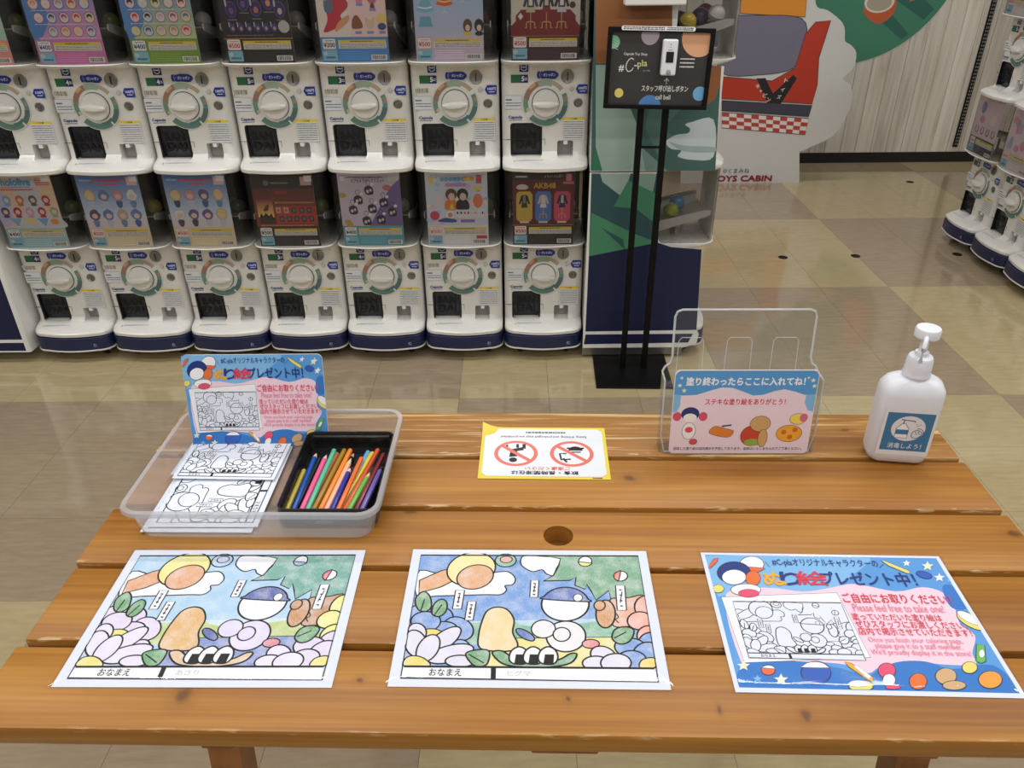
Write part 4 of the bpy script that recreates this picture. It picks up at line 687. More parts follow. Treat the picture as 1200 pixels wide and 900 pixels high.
def dashes(pr, x0, y0, x1, y1, rows, col, th=.5, seed=1):
    rnd = random.Random(seed); h = (y1 - y0) / rows
    for r in range(rows):
        x = x0; y = y0 + (r + .5) * h
        pts = []; fs = []
        while x < x1 - .5:
            w = min(rnd.uniform(.03, .09) * (x1 - x0) + .2, x1 - x); t = h * th * rnd.uniform(.7, 1)
            o = len(pts); pts += [(x, y - t / 2), (x + w, y - t / 2), (x + w, y + t / 2), (x, y + t / 2)]; fs.append((o, o + 1, o + 2, o + 3)); x += w + (x1 - x0) * .012 + .1
        pr.raw(pts, fs, col)
def st_logo(pr):
    for k, x in enumerate((-30, -26, -20)): pr.poly([(x + 5 * math.cos(a * PI / 5) * (1 if a % 2 else .85), 11 * math.sin(a * PI / 5)) for a in range(10)] , BLU); pr.line([(x + 3, 8), (x, 0), (x + 3, -8)], .8, WHT)
    pr.poly([(-20, -9), (-14, -12), (24, -12), (34, -3), (33, 4), (22, 11), (-6, 12), (-18, 9)], BLU, 0, .7, C(30, 40, 110)); pr.text('ガシャポン', -14, -5, 38, 10, WHT, .03)
def st_price(pr): pr.rect(-27, -12, 27, 12, C(40, 50, 104)); pr.rect(-27, -12, 4, 12, C(44, 104, 70)); pr.text('5', 7, -7, 8, 14, WHT, .03); dashes(pr, 16, -5, 25, 4, 2, WHT, .6)
def st_price4(pr): pr.rect(-27, -12, 27, 12, C(40, 50, 104)); pr.rect(-27, -12, 4, 12, C(44, 104, 70)); pr.text('4', 7, -7, 8, 14, WHT, .03); dashes(pr, 16, -5, 25, 4, 2, WHT, .6)
def st_price3(pr): pr.rect(-27, -12, 27, 12, C(40, 50, 104)); pr.rect(-27, -12, 4, 12, C(44, 104, 70)); pr.text('3', 7, -7, 8, 14, WHT, .03); dashes(pr, 16, -5, 25, 4, 2, WHT, .6)
def st_square(pr): pr.rect(-14, -14, 14, 14, C(30, 50, 120)); pr.poly(ell(0, 0, 10.5, n=24), WHT); pr.ell(0, 0, 8.8, None, C(30, 50, 120)); pr.rect(-10, -3, 10, 3.4, C(30, 50, 120)); dashes(pr, -9, -2, 9, 3, 1, WHT, .8)
def st_info(pr): pr.rect(-28, -20.5, 28, 20.5, C(216, 220, 226), .8, C(90, 110, 150)); dashes(pr, -24, 2, -4, 14, 1, C(40, 48, 70), .45); dashes(pr, -24, -14, 25, 2, 2, C(80, 92, 120), .4, 3)
def st_bar(pr):
    pr.rect(-24, -8.5, 24, 8.5, C(222, 220, 210)); r = random.Random(4); x = -22
    pts = []; fs = []
    while x < 21:
        w = r.choice((.7, 1.2, 2)); o = len(pts); pts += [(x, -7), (x + w, -7), (x + w, 7), (x, 7)]; fs.append((o, o + 1, o + 2, o + 3)); x += w + r.choice((.8, 1.3))
    pr.raw(pts, fs, C(70, 66, 60))
def st_caps(pr): pr.text('Capsule', -22, -4, 44, 11, C(44, 70, 140), .04); pr.line([(-20, -7), (21, -6)], 1.6, C(44, 70, 140))
def st_penta(pr): pr.poly([(-19, 0), (-11, 14), (19, 14), (19, -14), (-11, -14)], BLU); pr.text('100円', -10, -2, 25, 9, WHT, .02); dashes(pr, -6, -9, 12, -4, 1, WHT, .6)
def st_warn(pr):
    pr.rect(-35, -35, 35, 35, C(218, 220, 222), .5, C(150, 150, 150)); pr.rect(-35, 27, 35, 35, C(232, 206, 50)); pr.text('ご注意', -11, 28.5, 22, 5, C(60, 50, 20), .02)
    dashes(pr, -32, -32, 32, 25, 8, C(120, 124, 134), .42, 5)
def st_foot(pr): pr.poly([(-50, -4), (-46, 4), (-42, -4)], C(200, 196, 60)); dashes(pr, -40, -3, 50, 4, 2, C(150, 160, 190), .5, 9)
def st_mark(pr): pr.poly(ell(0, 0, 5.5, n=16), C(150, 162, 200)); pr.ell(.8, 0, 3.2, None, C(24, 34, 74)); dashes(pr, -9, -9, 10, -7, 1, C(110, 122, 166), .8)
ST = {n: sticker(n, f) for n, f in (('logo_sticker', st_logo), ('price_sticker', st_price), ('price_sticker_b', st_price4), ('price_sticker_c', st_price3), ('square_sticker', st_square), ('info_sticker', st_info), ('barcode_sticker', st_bar), ('wordmark_sticker', st_caps), ('arrow_sticker', st_penta), ('caution_sticker', st_warn), ('foot_sticker', st_foot), ('base_mark', st_mark))}
BWID = C(120, 124, 132)

# ---- poster prints, 205 x 248 mm, origin lower left
PW, PH = 205, 248
def price_block(pr, price, pc, band, text=C(90, 90, 96), blue=True, top=70):
    pr.rect(0, 0, PW, top, band)
    pr.poly(rrect(6, 36, 46, 66, 4), C(238, 236, 232), 0, 1, pc); pr.text('¥' + price, 9, 42, 34, 13, pc, .03); dashes(pr, 14, 58, 40, 62, 1, pc, .6)
    if blue: pr.rect(4, 4, 48, 34, C(130, 190, 214)); dashes(pr, 12, 8, 42, 18, 1, C(60, 90, 110), .6); pr.ell(12, 24, 7, 6, C(196, 212, 226))
    pr.rect(54, 38, 198, 62, C(226, 224, 214)); pr.rect(54, 54, 198, 62, C(230, 200, 60)); dashes(pr, 58, 39, 195, 53, 4, text, .45, 8); dashes(pr, 90, 55, 160, 61, 1, C(60, 50, 20), .5)
    pr.rect(150, 5, 198, 20, C(232, 230, 226))
    r = random.Random(3); x = 153; pts = []; fs = []
    while x < 194:
        w = r.choice((.8, 1.6, 2.2)); o = len(pts); pts += [(x, 7), (x + w, 7), (x + w, 18), (x, 18)]; fs.append((o, o + 1, o + 2, o + 3)); x += w + r.choice((1, 1.8))
    pr.raw(pts, fs, C(40, 40, 44)); dashes(pr, 56, 6, 144, 32, 5, tuple(min(1, v * 1.5 + .02) for v in band[:3]) + (1,), .4, 6)
SKIN = C(226, 196, 178)
def disc(pr, x, y, r, rim, fill, spot):
    pr.poly(ell(x, y, r, n=18), rim); pr.poly(ell(x, y, r * .86, n=18), fill); pr.poly(ell(x, y + r * .15, r * .55, r * .5, 14), spot); pr.poly(ell(x, y - r * .12, r * .36, r * .3, 12), SKIN)
HAIR = [C(60, 40, 44), C(40, 38, 52), C(200, 70, 60), C(90, 110, 170), C(226, 206, 150), C(190, 150, 130), C(214, 220, 226), C(110, 60, 50), C(210, 170, 190), C(230, 150, 90), C(70, 90, 110), C(150, 90, 150)]
def po_discs(bt, tp, band, seed, off):
    def f(pr):
        pr.grad(0, 0, PW, PH, bt, tp); pr.grad(0, 60, PW, PH, bt, tp); pr.poly([(0, 70), (60, 130), (30, PH), (0, PH)], tp, 1)
        price_block(pr, '400', C(50, 60, 140), band)
        r = random.Random(seed)
        for row in range(5):
            for k in range(5):
                if row == 0 and k == 0 and off: continue
                disc(pr, 26 + k * 38 + (6 if row % 2 else 0), 92 + row * 38, 15.5, r.choice((C(190, 90, 90), C(80, 100, 160), C(170, 140, 100), C(120, 80, 130))), r.choice((C(226, 206, 180), C(200, 214, 228), C(206, 220, 170), C(236, 200, 206))), r.choice(HAIR))
            dashes(pr, 16, 73 + row * 38, 190, 75 + row * 38, 1, C(220, 226, 236), .9, row)
    return f
def po_dark(pr):
    pr.rect(0, 0, PW, PH, C(30, 26, 36)); price_block(pr, '500', C(196, 70, 40), C(24, 24, 30), C(90, 80, 70))
    pr.line([(0, 68), (PW, 68)], 2, C(196, 150, 40)); r = random.Random(5)
    for i, (x, y) in enumerate(((34, 148), (72, 166), (108, 150), (146, 168), (178, 146), (34, 214), (90, 224), (150, 216))):
        pr.poly(ell(x, y, 17, 23, 18), C(86, 70, 130)); pr.poly(ell(x, y, 14.5, 20, 18), C(54, 36, 100)); pr.poly(ell(x, y - 4, 7, 9, 12), r.choice((C(190, 110, 90), C(200, 180, 180), C(120, 80, 150), C(210, 150, 110)))); pr.poly(rrect(x - 16, y + 8, x - 11, y + 26, 2), C(190, 190, 200)); dashes(pr, x - 14, y - 30, x + 14, y - 26, 1, C(150, 146, 160), .6, i)
    for k in range(6): pr.poly(ell(30 + k * 25, 98, 9, 13, 14), C(78, 62, 120)); pr.poly(ell(31 + k * 25, 96, 4, 5, 10), C(180, 160, 180)); pr.poly(rrect(20 + k * 25, 100, 23 + k * 25, 114, 1), C(190, 190, 200))
    pr.ell(184, 100, 17, 17, C(190, 190, 190)); dashes(pr, 10, 74, 150, 80, 1, C(120, 110, 110), .5, 2)
def po_pink(pr):
    pr.rect(0, 0, PW, PH, C(240, 206, 208)); pr.rect(0, 70, 96, PH, C(234, 222, 216)); price_block(pr, '300', C(50, 80, 60), C(74, 140, 206))
    pr.poly([(14, 84), (30, 120), (24, 160), (50, 184), (90, 170), (92, 150), (70, 130), (74, 110), (48, 92)], C(200, 50, 70), 1); pr.poly([(24, 140), (46, 140), (48, 176), (26, 180)], C(100, 116, 150), 1); pr.poly([(10, 180), (30, 170), (54, 190), (60, 226), (36, 244), (12, 230)], C(214, 196, 110), 1); pr.poly([(50, 84), (90, 112), (92, 130), (60, 110)], C(222, 160, 120), 1); pr.poly([(60, 200), (84, 180), (88, 240), (70, 240)], C(220, 130, 130), 1)
    for x, y, a, b, c, d in ((128, 200, 20, 26, C(222, 190, 100), C(226, 130, 160)), (166, 176, 14, 18, C(190, 110, 130), C(120, 50, 60)), (186, 214, 15, 16, C(190, 120, 60), C(60, 70, 100))):
        pr.poly(ell(x, y, a, b, 18), c); pr.poly(ell(x, y - b - 6, a * .5, 10, 12), d)
    pr.poly([(100, 96), (104, 120), (116, 130), (128, 116), (132, 96), (112, 92)], C(140, 82, 50), 1); pr.poly([(146, 94), (140, 124), (156, 116), (170, 124), (164, 96)], C(222, 196, 160), 1); pr.poly([(176, 112), (178, 130), (200, 132), (204, 112), (190, 106)], C(232, 204, 120), 1); pr.poly(ell(190, 98, 13, 10, 14), C(60, 70, 130))
    for x, y in ((128, 158), (166, 144), (186, 182), (118, 82), (154, 82), (190, 82)): pr.poly(rrect(x - 10, y - 4, x + 10, y + 4, 3), C(130, 150, 206))
def dress(pr, x, y, s, top, skirt, trim=None, stand=C(206, 208, 216)):
    pr.rect(x - .8, y - 34 * s, x + .8, y, stand); pr.poly([(x - 10 * s, y - 36 * s), (x, y - 28 * s), (x + 10 * s, y - 36 * s), (x, y - 33 * s)], stand)
    pr.poly([(x - 5 * s, y + 16 * s), (x - 20 * s, y - 16 * s), (x, y - 20 * s), (x + 20 * s, y - 16 * s), (x + 5 * s, y + 16 * s)], skirt)
    if trim: pr.line([(x - 16 * s, y - 8 * s), (x, y - 11 * s), (x + 16 * s, y - 8 * s)], 3 * s, trim)
    pr.poly([(x - 5 * s, y + 14 * s), (x - 8 * s, y + 32 * s), (x - 3 * s, y + 30 * s), (x, y + 34 * s), (x + 3 * s, y + 30 * s), (x + 8 * s, y + 32 * s), (x + 5 * s, y + 14 * s)], top)
def po_dress(pr):
    pr.grad(0, 0, PW, PH, C(202, 196, 222), C(150, 190, 226)); price_block(pr, '500', C(200, 80, 60), C(206, 190, 216))
    dress(pr, 34, 160, 1.3, C(226, 226, 236), C(120, 186, 210), C(240, 240, 246)); pr.poly([(12, 96), (54, 96), (48, 124), (18, 124)], C(110, 170, 200)); dress(pr, 92, 176, 1.25, C(226, 180, 120), C(222, 96, 50), C(240, 206, 150)); dress(pr, 144, 196, 1.0, C(190, 40, 90), C(176, 30, 90)); dress(pr, 184, 196, .9, C(216, 130, 160), C(190, 200, 226))
    for x, c, d in ((158, C(96, 70, 50), C(222, 196, 80)), (192, C(34, 34, 44), C(30, 32, 44))): pr.poly(ell(x, 98, 14, 19, 16), c); pr.poly(ell(x, 92, 7, 9, 12), SKIN); pr.poly(ell(x, 76, 13, 6, 12), d)
def outfit(pr, x, y, s, jacket, inner, skirt, stand=C(196, 160, 96)):
    pr.rect(x - 1.2, y - 62 * s, x + 1.2, y - 10 * s, stand)
    for k in (-1, 1): pr.line([(x, y - 44 * s), (x + k * 10 * s, y - 46 * s), (x + k * 11 * s, y - 58 * s), (x + k * 15 * s, y - 58 * s)], 2.4 * s, stand, 1)
    pr.poly([(x - 12 * s, y - 22 * s), (x - 7 * s, y), (x + 7 * s, y), (x + 12 * s, y - 22 * s)], skirt)
    pr.poly([(x - 5 * s, y + 24 * s), (x - 12 * s, y + 20 * s), (x - 20 * s, y - 8 * s), (x - 14 * s, y - 10 * s), (x - 9 * s, y + 4 * s), (x - 9 * s, y - 10 * s), (x + 9 * s, y - 10 * s), (x + 9 * s, y + 4 * s), (x + 14 * s, y - 10 * s), (x + 20 * s, y - 8 * s), (x + 12 * s, y + 20 * s), (x + 5 * s, y + 24 * s)], jacket); pr.poly([(x - 4 * s, y + 22 * s), (x + 4 * s, y + 22 * s), (x + 5 * s, y - 6 * s), (x - 5 * s, y - 6 * s)], inner)
def po_red(pr):
    pr.rect(0, 0, PW, PH, C(206, 202, 192)); pr.poly([(0, 70), (0, 96), (14, 110), (14, 124), (30, 140), (175, 140), (192, 124), (192, 110), (PW, 96), (PW, 70)], C(126, 26, 34)); price_block(pr, '500', C(196, 60, 60), C(60, 30, 40), C(90, 80, 80)); pr.line([(0, 68), (PW, 68)], 1.6, C(190, 140, 60))
    for x, a, b, c in ((58, C(60, 56, 90), C(222, 216, 190), C(190, 190, 150)), (105, C(40, 40, 60), C(206, 190, 190), C(130, 30, 40)), (150, C(44, 44, 56), C(226, 226, 226), C(200, 200, 214))): outfit(pr, x, 158, 1.15, a, b, c)
    pr.poly([(28, 112), (36, 122), (28, 132), (20, 122)], C(226, 220, 214)); pr.ell(182, 152, 9, 9, C(90, 40, 44))
def po_first(pr):
    pr.grad(0, 0, PW, PH, C(150, 206, 200), C(206, 214, 190)); price_block(pr, '400', C(50, 60, 140), C(232, 150, 140))
    for k in range(9): disc(pr, 30 + (k % 3) * 70, 96 + (k // 3) * 52, 20, C(120, 130, 120), C(220, 210, 190), HAIR[k])
def po_holo(pr):
    pr.grad(0, 0, PW, PH, C(226, 196, 206), C(232, 196, 150)); pr.poly([(40, 70), (90, 130), (60, PH), (150, PH), (160, 130), (PW, 100), (PW, 70)], C(206, 206, 216), 1); pr.poly([(0, 80), (40, 100), (30, 200), (0, 190)], C(190, 190, 222), 1)
    price_block(pr, '400', C(50, 60, 120), C(160, 196, 204)); pr.poly([(14, 214), (14, 240), (36, 227)], C(60, 150, 206), 0, 1.5, C(230, 240, 246)); pr.text('hololive', 38, 216, 96, 24, C(70, 150, 206), .05); pr.line([(20, 209), (130, 211)], 2.4, C(70, 150, 206)); dashes(pr, 30, 198, 140, 206, 1, C(206, 60, 90), .7, 3); pr.rect(150, 214, 198, 238, C(226, 170, 160)); dashes(pr, 152, 216, 196, 236, 3, C(196, 60, 70), .5, 3); pr.rect(172, 228, 200, 244, C(236, 236, 236))
    cs = [C(110, 170, 226), C(196, 110, 70), C(90, 80, 96), C(180, 40, 90), C(80, 60, 110), C(160, 40, 90), C(206, 150, 200), C(180, 50, 70), C(150, 180, 130)]
    for k, c in enumerate(cs):
        x, y = ((38 + k * 44, 168) if k < 4 else (22 + (k - 4) * 41, 128)); pr.poly(ell(x, y, 14, 15, 16), c); pr.poly(ell(x, y - 2, 8, 8, 12), SKIN); pr.poly(ell(x, y - 17, 11, 5, 12), c)
    for x, c in ((48, C(130, 180, 214)), (96, C(230, 206, 130)), (140, C(120, 170, 220))): pr.poly([(x - 20, 104), (x + 20, 104), (x + 4, 76)], c)
    pr.ell(178, 92, 14, 10, C(226, 150, 70))
def po_blob(seed):
    def f(pr):
        pr.grad(0, 0, PW, 150, C(236, 196, 190), C(206, 220, 236)); pr.grad(0, 110, PW, PH, C(200, 216, 236), C(70, 120, 190)); price_block(pr, '500', C(206, 70, 70), C(226, 206, 170)); r = random.Random(seed)
        dashes(pr, 54, 224, 160, 236, 1, C(222, 90, 110), .8, 2); dashes(pr, 84, 212, 132, 222, 1, C(222, 90, 110), .8, 4); pr.rect(166, 214, 200, 242, C(226, 190, 190)); pr.rect(176, 226, 202, 244, C(236, 236, 236)); dashes(pr, 12, 226, 48, 236, 1, C(170, 206, 230), .6, 11)
        for k in range(8):
            x, y = 32 + (k % 4) * 47, 172 - (k // 4) * 66; c = r.choice(((100, 130, 190), (222, 196, 130), (226, 226, 232), (90, 80, 110), (206, 150, 170), (110, 90, 150), (190, 170, 150)))
            c = C(*c); pr.poly([(x + 18 * math.cos(a * PI / 6) * r.uniform(.85, 1.1), y + 8 + 19 * math.sin(a * PI / 6) * r.uniform(.85, 1.1)) for a in range(12)], c, 1, .8, C(80, 90, 130)); pr.poly(ell(x, y + 4, 10, 9, 12), SKIN); pr.poly([(x - 10, y - 12), (x + 10, y - 12), (x + 6, y - 32), (x - 6, y - 32)], r.choice((C(70, 100, 150), C(110, 140, 180), C(190, 200, 220), C(70, 70, 90))), 1)
    return f
def po_film(pr):
    pr.grad(0, 0, PW, PH, C(170, 60, 50), C(56, 50, 48)); pr.rect(0, 200, PW, PH, C(44, 44, 46)); price_block(pr, '300', C(50, 70, 80), C(48, 44, 46), C(90, 90, 90)); pr.text('NETFLIX', 74, 182, 42, 9, C(190, 70, 60), .02); dashes(pr, 66, 214, 124, 222, 1, C(150, 150, 156), .5, 5); pr.poly(ell(50, 218, 9, 9, 12), C(120, 116, 110))
    pr.grad(8, 102, 62, 164, C(240, 196, 110), C(120, 50, 60)); pr.poly([(12, 102), (18, 116), (26, 106), (34, 118), (44, 106), (52, 116), (58, 102)], C(40, 26, 30)); pr.poly([(28, 124), (36, 140), (48, 146), (46, 132), (40, 124)], C(90, 60, 50), 1); pr.rect(10, 80, 64, 102, C(50, 50, 48))
    pr.rect(70, 80, PW, 140, C(176, 62, 56))
    for k in range(5): pr.rect(78 + k * 25, 86, 94 + k * 25, 106, C(60, 62, 62)); pr.ell(86 + k * 25, 96, 4, 6, C(110, 112, 110))
    for k in range(5): pr.rect(70 + k * 26, 116, 86 + k * 26, 136, C(60, 62, 62) if k > 1 else C(206, 150, 130)); pr.ell(78 + k * 26, 126, 4, 6, C(110, 112, 110))
    dashes(pr, 70, 146, 200, 158, 1, C(180, 130, 80), .5, 6); dashes(pr, 12, 71, 190, 76, 1, C(206, 160, 110), .6, 6); pr.rect(164, 210, 200, 238, C(206, 160, 160)); pr.rect(178, 222, 202, 242, C(226, 226, 226))
def po_lilac(pr):
    pr.rect(0, 0, PW, PH, C(206, 192, 212)); pr.poly([(90, 66), (170, 200), (PW, 230), (PW, 66)], C(120, 102, 160)); price_block(pr, '400', C(60, 80, 90), C(96, 164, 182)); pr.text('カプセルラバーマスコット', 44, 218, 110, 12, C(44, 40, 60), .03); dashes(pr, 30, 232, 150, 238, 1, C(60, 54, 76), .6, 3); pr.rect(8, 222, 24, 240, C(226, 226, 226), .8); pr.rect(168, 222, 200, 242, C(206, 210, 206)); pr.poly(ell(160, 200, 14, 10, 12), C(196, 110, 120))
    for x, y in ((62, 160), (100, 192), (42, 126), (106, 130), (146, 150), (172, 118), (84, 88), (132, 92)):
        pr.line(smooth([(x, y + 14), (x - 7, y + 24), (x - 2, y + 34), (x + 7, y + 28), (x + 2, y + 14)], False), 1.6, C(70, 64, 84)); pr.poly([(x - 12, y - 12), (x - 14, y + 8), (x, y + 15), (x + 13, y + 8), (x + 14, y - 12), (x, y - 16)], C(52, 42, 60), 1); pr.poly(ell(x - 4, y - 4, 5, 6, 10), C(210, 200, 206)); pr.poly(ell(x + 6, y, 4, 5, 10), C(210, 200, 206)); pr.poly(ell(x + 12, y + 20, 6, 5, 10), C(236, 232, 236))
    for x, y in ((12, 176), (20, 84), (26, 74)): pr.poly(ell(x, y, 12, 9, 8), C(190, 156, 80))
def po_busy(pr):
    pr.rect(0, 0, PW, PH, C(206, 216, 232)); r = random.Random(12)
    for k in range(46): pr.poly(ell(r.uniform(6, 198), r.uniform(80, 242), r.uniform(4, 14), r.uniform(4, 12), 12), r.choice((C(170, 206, 232), C(232, 206, 216), C(222, 190, 214), C(236, 232, 200), C(150, 190, 222), C(206, 226, 214))))
    price_block(pr, '500', C(226, 90, 90), C(222, 224, 230)); pr.rect(164, 22, 200, 34, C(206, 60, 70))
    for k in range(6): pr.ell(56 + k * 14, 226, 7, 7, C(110, 170, 222))
    for k in range(3): pr.ell(132 + k * 11, 228, 7, 7, (C(226, 176, 80), C(222, 206, 90), C(226, 160, 80))[k])
    pr.rect(66, 202, 134, 214, C(190, 150, 206)); pr.poly(rrect(160, 190, 186, 202, 4), C(232, 206, 80)); pr.rect(168, 212, 186, 240, C(206, 90, 110)); pr.poly(ell(20, 226, 9, 14, 12), C(232, 206, 110))
    for x, a, b in ((84, C(96, 70, 44), C(226, 130, 60)), (122, C(34, 36, 46), C(40, 38, 44))):
        pr.poly([(x - 22, 126), (x - 16, 156), (x + 14, 156), (x + 20, 126)], b, 1); pr.poly(ell(x, 176, 19, 20, 18), a); pr.poly(ell(x + 1, 168, 11, 13, 14), SKIN)
    pr.poly([(76, 126), (84, 146), (92, 126)], C(206, 222, 80)); pr.ell(26, 104, 16, 16, C(206, 70, 110)); pr.ell(78, 106, 14, 14, C(236, 232, 226)); pr.ell(78, 106, 8, 8, C(206, 130, 130)); pr.poly([(36, 84), (60, 96), (96, 90), (92, 80)], C(60, 90, 160), 1); pr.ell(172, 154, 16, 24, C(226, 130, 90))
    for k in range(8): pr.rect(98 + k * 12, 96, 108 + k * 12, 124, C(226, 226, 232)); pr.poly(ell(103 + k * 12, 113, 3, 5, 10), HAIR[k])
    pr.rect(112, 80, 160, 90, C(150, 110, 180))
def po_akb(pr):
    pr.rect(0, 0, PW, PH, C(96, 36, 38)); pr.rect(0, 222, PW, PH, C(44, 34, 38)); price_block(pr, '500', C(196, 60, 60), C(44, 36, 40), C(90, 84, 84)); pr.line([(0, 69), (PW, 69)], 1.6, C(190, 150, 60)); dashes(pr, 10, 228, 50, 238, 1, C(216, 190, 190), .7, 3); pr.text('ようふくハンガー', 104, 229, 62, 10, C(200, 196, 196), .02)
    pr.text('AKB48', 70, 194, 72, 18, C(206, 160, 70), .03); pr.poly([(12, 198), (20, 206), (32, 208), (44, 206), (52, 198), (44, 191), (20, 191)], C(206, 196, 196), 1); pr.rect(176, 218, 194, 242, C(206, 120, 126)); pr.rect(166, 208, 202, 216, C(190, 110, 116))
    for k, c in enumerate((C(206, 176, 76), C(76, 124, 196), C(206, 76, 110))):
        x0 = 12 + k * 63; pr.poly([(x0, 92), (x0 + 8, 82), (x0 + 46, 82), (x0 + 54, 92), (x0 + 54, 174), (x0 + 46, 184), (x0 + 8, 184), (x0, 174)], c); outfit(pr, x0 + 27, 150, .95, *((C(44, 40, 36), C(120, 130, 110), C(60, 50, 40)), (C(206, 196, 180), C(222, 214, 206), C(222, 222, 222)), (C(34, 36, 60), C(190, 196, 206), C(34, 36, 60)))[k]); pr.rect(x0 + 12, 76, x0 + 42, 82, C(226, 206, 200))
def po_mauve(pr):
    pr.rect(0, 0, PW, PH, C(222, 202, 216)); price_block(pr, '500', C(196, 70, 70), C(60, 60, 76), C(90, 90, 96)); pr.poly(ell(50, 200, 20, 26, 16), C(150, 140, 190)); pr.poly(ell(60, 150, 22, 16, 16), C(206, 150, 170)); pr.poly(ell(150, 160, 24, 24, 16), C(232, 222, 226))
    for k in range(4): pr.line(smooth([(30 + k * 46, 120), (24 + k * 46, 100), (36 + k * 46, 88), (48 + k * 46, 100), (42 + k * 46, 120)], False), 5, C(90, 70, 80))
def po_pale(pr):
    pr.rect(0, 0, PW, PH, C(226, 206, 220)); price_block(pr, '500', C(222, 70, 90), C(210, 200, 200)); r = random.Random(3)
    for k in range(14): pr.poly(ell(r.uniform(20, 185), r.uniform(90, 230), r.uniform(10, 22), r.uniform(12, 24), 14), r.choice((C(200, 170, 206), C(170, 190, 214), C(236, 226, 232), C(150, 170, 190), C(222, 150, 170))))
POSTERS = {}
def poster(key, fn):
    if key not in POSTERS:
        pr = Pr(5e-6, .001, (PW / 2, 0)); fn(pr); me = pr.g.mesh('poster_print', True); me.materials.append(M['printm']); POSTERS[key] = me
    return POSTERS[key]
card_me = G().box(-PW / 2000, PW / 2000, 0, .0012, 0, PH / 1000).mesh('poster'); card_me.materials.append(M['board'])
YB = -.0012
def S(me, name, par, x, z, y=YB, rot=(PI / 2, 0, 0)): return put(name, me, None, par, (x, y, z), rot)
KZ = .205
def machine(loc, rotz, label, key, fn, group, lower, barcode=True, price='', front=True, poster_on=True):
    t = tag(empty('capsule_machine', loc, (0, 0, rotz)), label, 'capsule machine', group)
    put('body', SH['body'], None, t); put('hopper_rim', SH['rim'], None, t); put('hopper', SH['hopper'], None, t); put('hopper_back', SH['back'], None, t)
    for x in (-.118, .118): put('chute_rail', SH['rail'], None, t, (x, 0, 0))
    put('chute_ramp', SH['ramp'], None, t); put('chute_post', SH['post'], None, t)
    if not lower: put('lid', SH['lid'], None, t)
    put('coin_tray', SH['tray'], None, t); put('coin_tongue', SH['tongue'], None, t)
    if poster_on:
        p = put('poster', card_me, None, t, (-.005, -.054, .3395)); put('print', poster(key, fn), None, p, (0, -.0004, 0), (PI / 2, 0, 0))
    if front:
        pl_ = put('dial_plate', SH['ringbase'], None, t, (0, 0, KZ)); put('dial_ring', SH['ring'], None, pl_, (0, -.0038, 0), (PI / 2, 0, 0))
        put('knob', SH['knob'], None, t, (0, -.003, KZ), (0, math.radians(random.uniform(-4, 6)), 0))
        c = put('coin_slot', SH['coin'], None, t, (.068, 0, .2845)); put('slit', SH['slit'], None, c)
        put('key_lock', SH['lock'], None, t, (.104, 0, KZ)); put('return_button', SH['button'], None, t, (.082, 0, .247))
        d = put('door_flap', SH['flap'], None, t); put('embossed_letters', SH['flaptext'], None, d, (0, .0052, 0), (PI / 2 + .0, 0, 0)); [put('flap_edge', SH['flapedge'], None, d, (x_, 0, 0)) for x_ in (-.1085, -.0145)]
        put('panel_seam', SH['seam'], None, t)
        S(ST['logo_sticker'], 'logo_sticker', t, .006, .289); S(ST['price_sticker' + price], 'price_sticker', t, -.083, .278); S(ST['square_sticker'], 'square_sticker', t, -.069, .312 if not lower else .308)
        S(ST['info_sticker'], 'info_sticker', t, -.103, .207); S(ST['wordmark_sticker'], 'wordmark_sticker', t, -.097, .159); S(ST['arrow_sticker'], 'arrow_sticker', t, .114, .246); S(ST['caution_sticker'], 'caution_sticker', t, .091, .124)
        if barcode: S(ST['barcode_sticker'], 'barcode_sticker', t, -.105, .245)
        put('foot_sticker', ST['foot_sticker'], None, t, (-.055, -.034, .0315), (math.radians(16), 0, 0))
    if lower:
        b = put('base_band', SH['base'], None, t); put('base_mark', ST['base_mark'], None, b, (.09, -.0832 + .0065, -.028), (PI / 2, 0, .03)); put('base_rim', SH['skirt'], None, t)
        for x, y in ((-.085, .0), (.085, .0), (-.085, .30), (.085, .30)):
            k = put('caster', SH['fork'], None, t, (x, y, 0)); put('wheel', SH['wheel'], None, k)
    return t
PITCHX = .288; X7 = .1015; ROWY = 2.622; ZL, ZU = .1005, .1005 + UNIT
cap_top = G().lathe([(.0, .026), (.010, .0245), (.018, .019), (.0235, .011), (.026, .0)], 18).mesh('cap_top', smooth=60)
def capsule(x, y, z, col, label, rx=0.0, clear=False):
    key = 'capsule_' + '_'.join(str(int(c * 255)) for c in col[:3])
    m = bpy.data.materials.get(key) or mat(key, col, .22)
    h = bpy.data.meshes.get(key)
    if not h:
        h = G().lathe([(.002, -.026), (.012, -.0232), (.019, -.0178), (.024, -.010), (.0262, -.001), (.0268, 0), (.0262, .001), (.024, .010), (.019, .0178), (.012, .0232), (.002, .026)], 20).mesh(key, smooth=60); h.materials.append(m)
    o = put('toy_capsule', h, None, None, (x, y, z), (rx, .3, 0)); tag(o, label, 'capsule', 'toy capsules in the clear hoppers')
UPP = [('first', po_first, 'white upper-row capsule machine with mint poster, leftmost of the long row', ''), ('discA', po_discs(C(222, 150, 196), C(80, 132, 200), C(206, 120, 176), 3, 1), 'white upper-row capsule machine with blue and pink round-badge poster', '_b'), ('discB', po_discs(C(190, 206, 140), C(84, 140, 206), C(120, 156, 60), 9, 0), 'white upper-row capsule machine with blue and green round-badge poster', '_b'), ('dark', po_dark, 'white upper-row capsule machine with black poster of purple ovals', ''), ('pink', po_pink, 'white upper-row capsule machine with pink poster and blue price band', '_c'), ('dress', po_dress, 'white upper-row capsule machine with pale blue poster of dresses', ''), ('red', po_red, 'white upper-row capsule machine with dark red costume poster, next to end panel', '')]
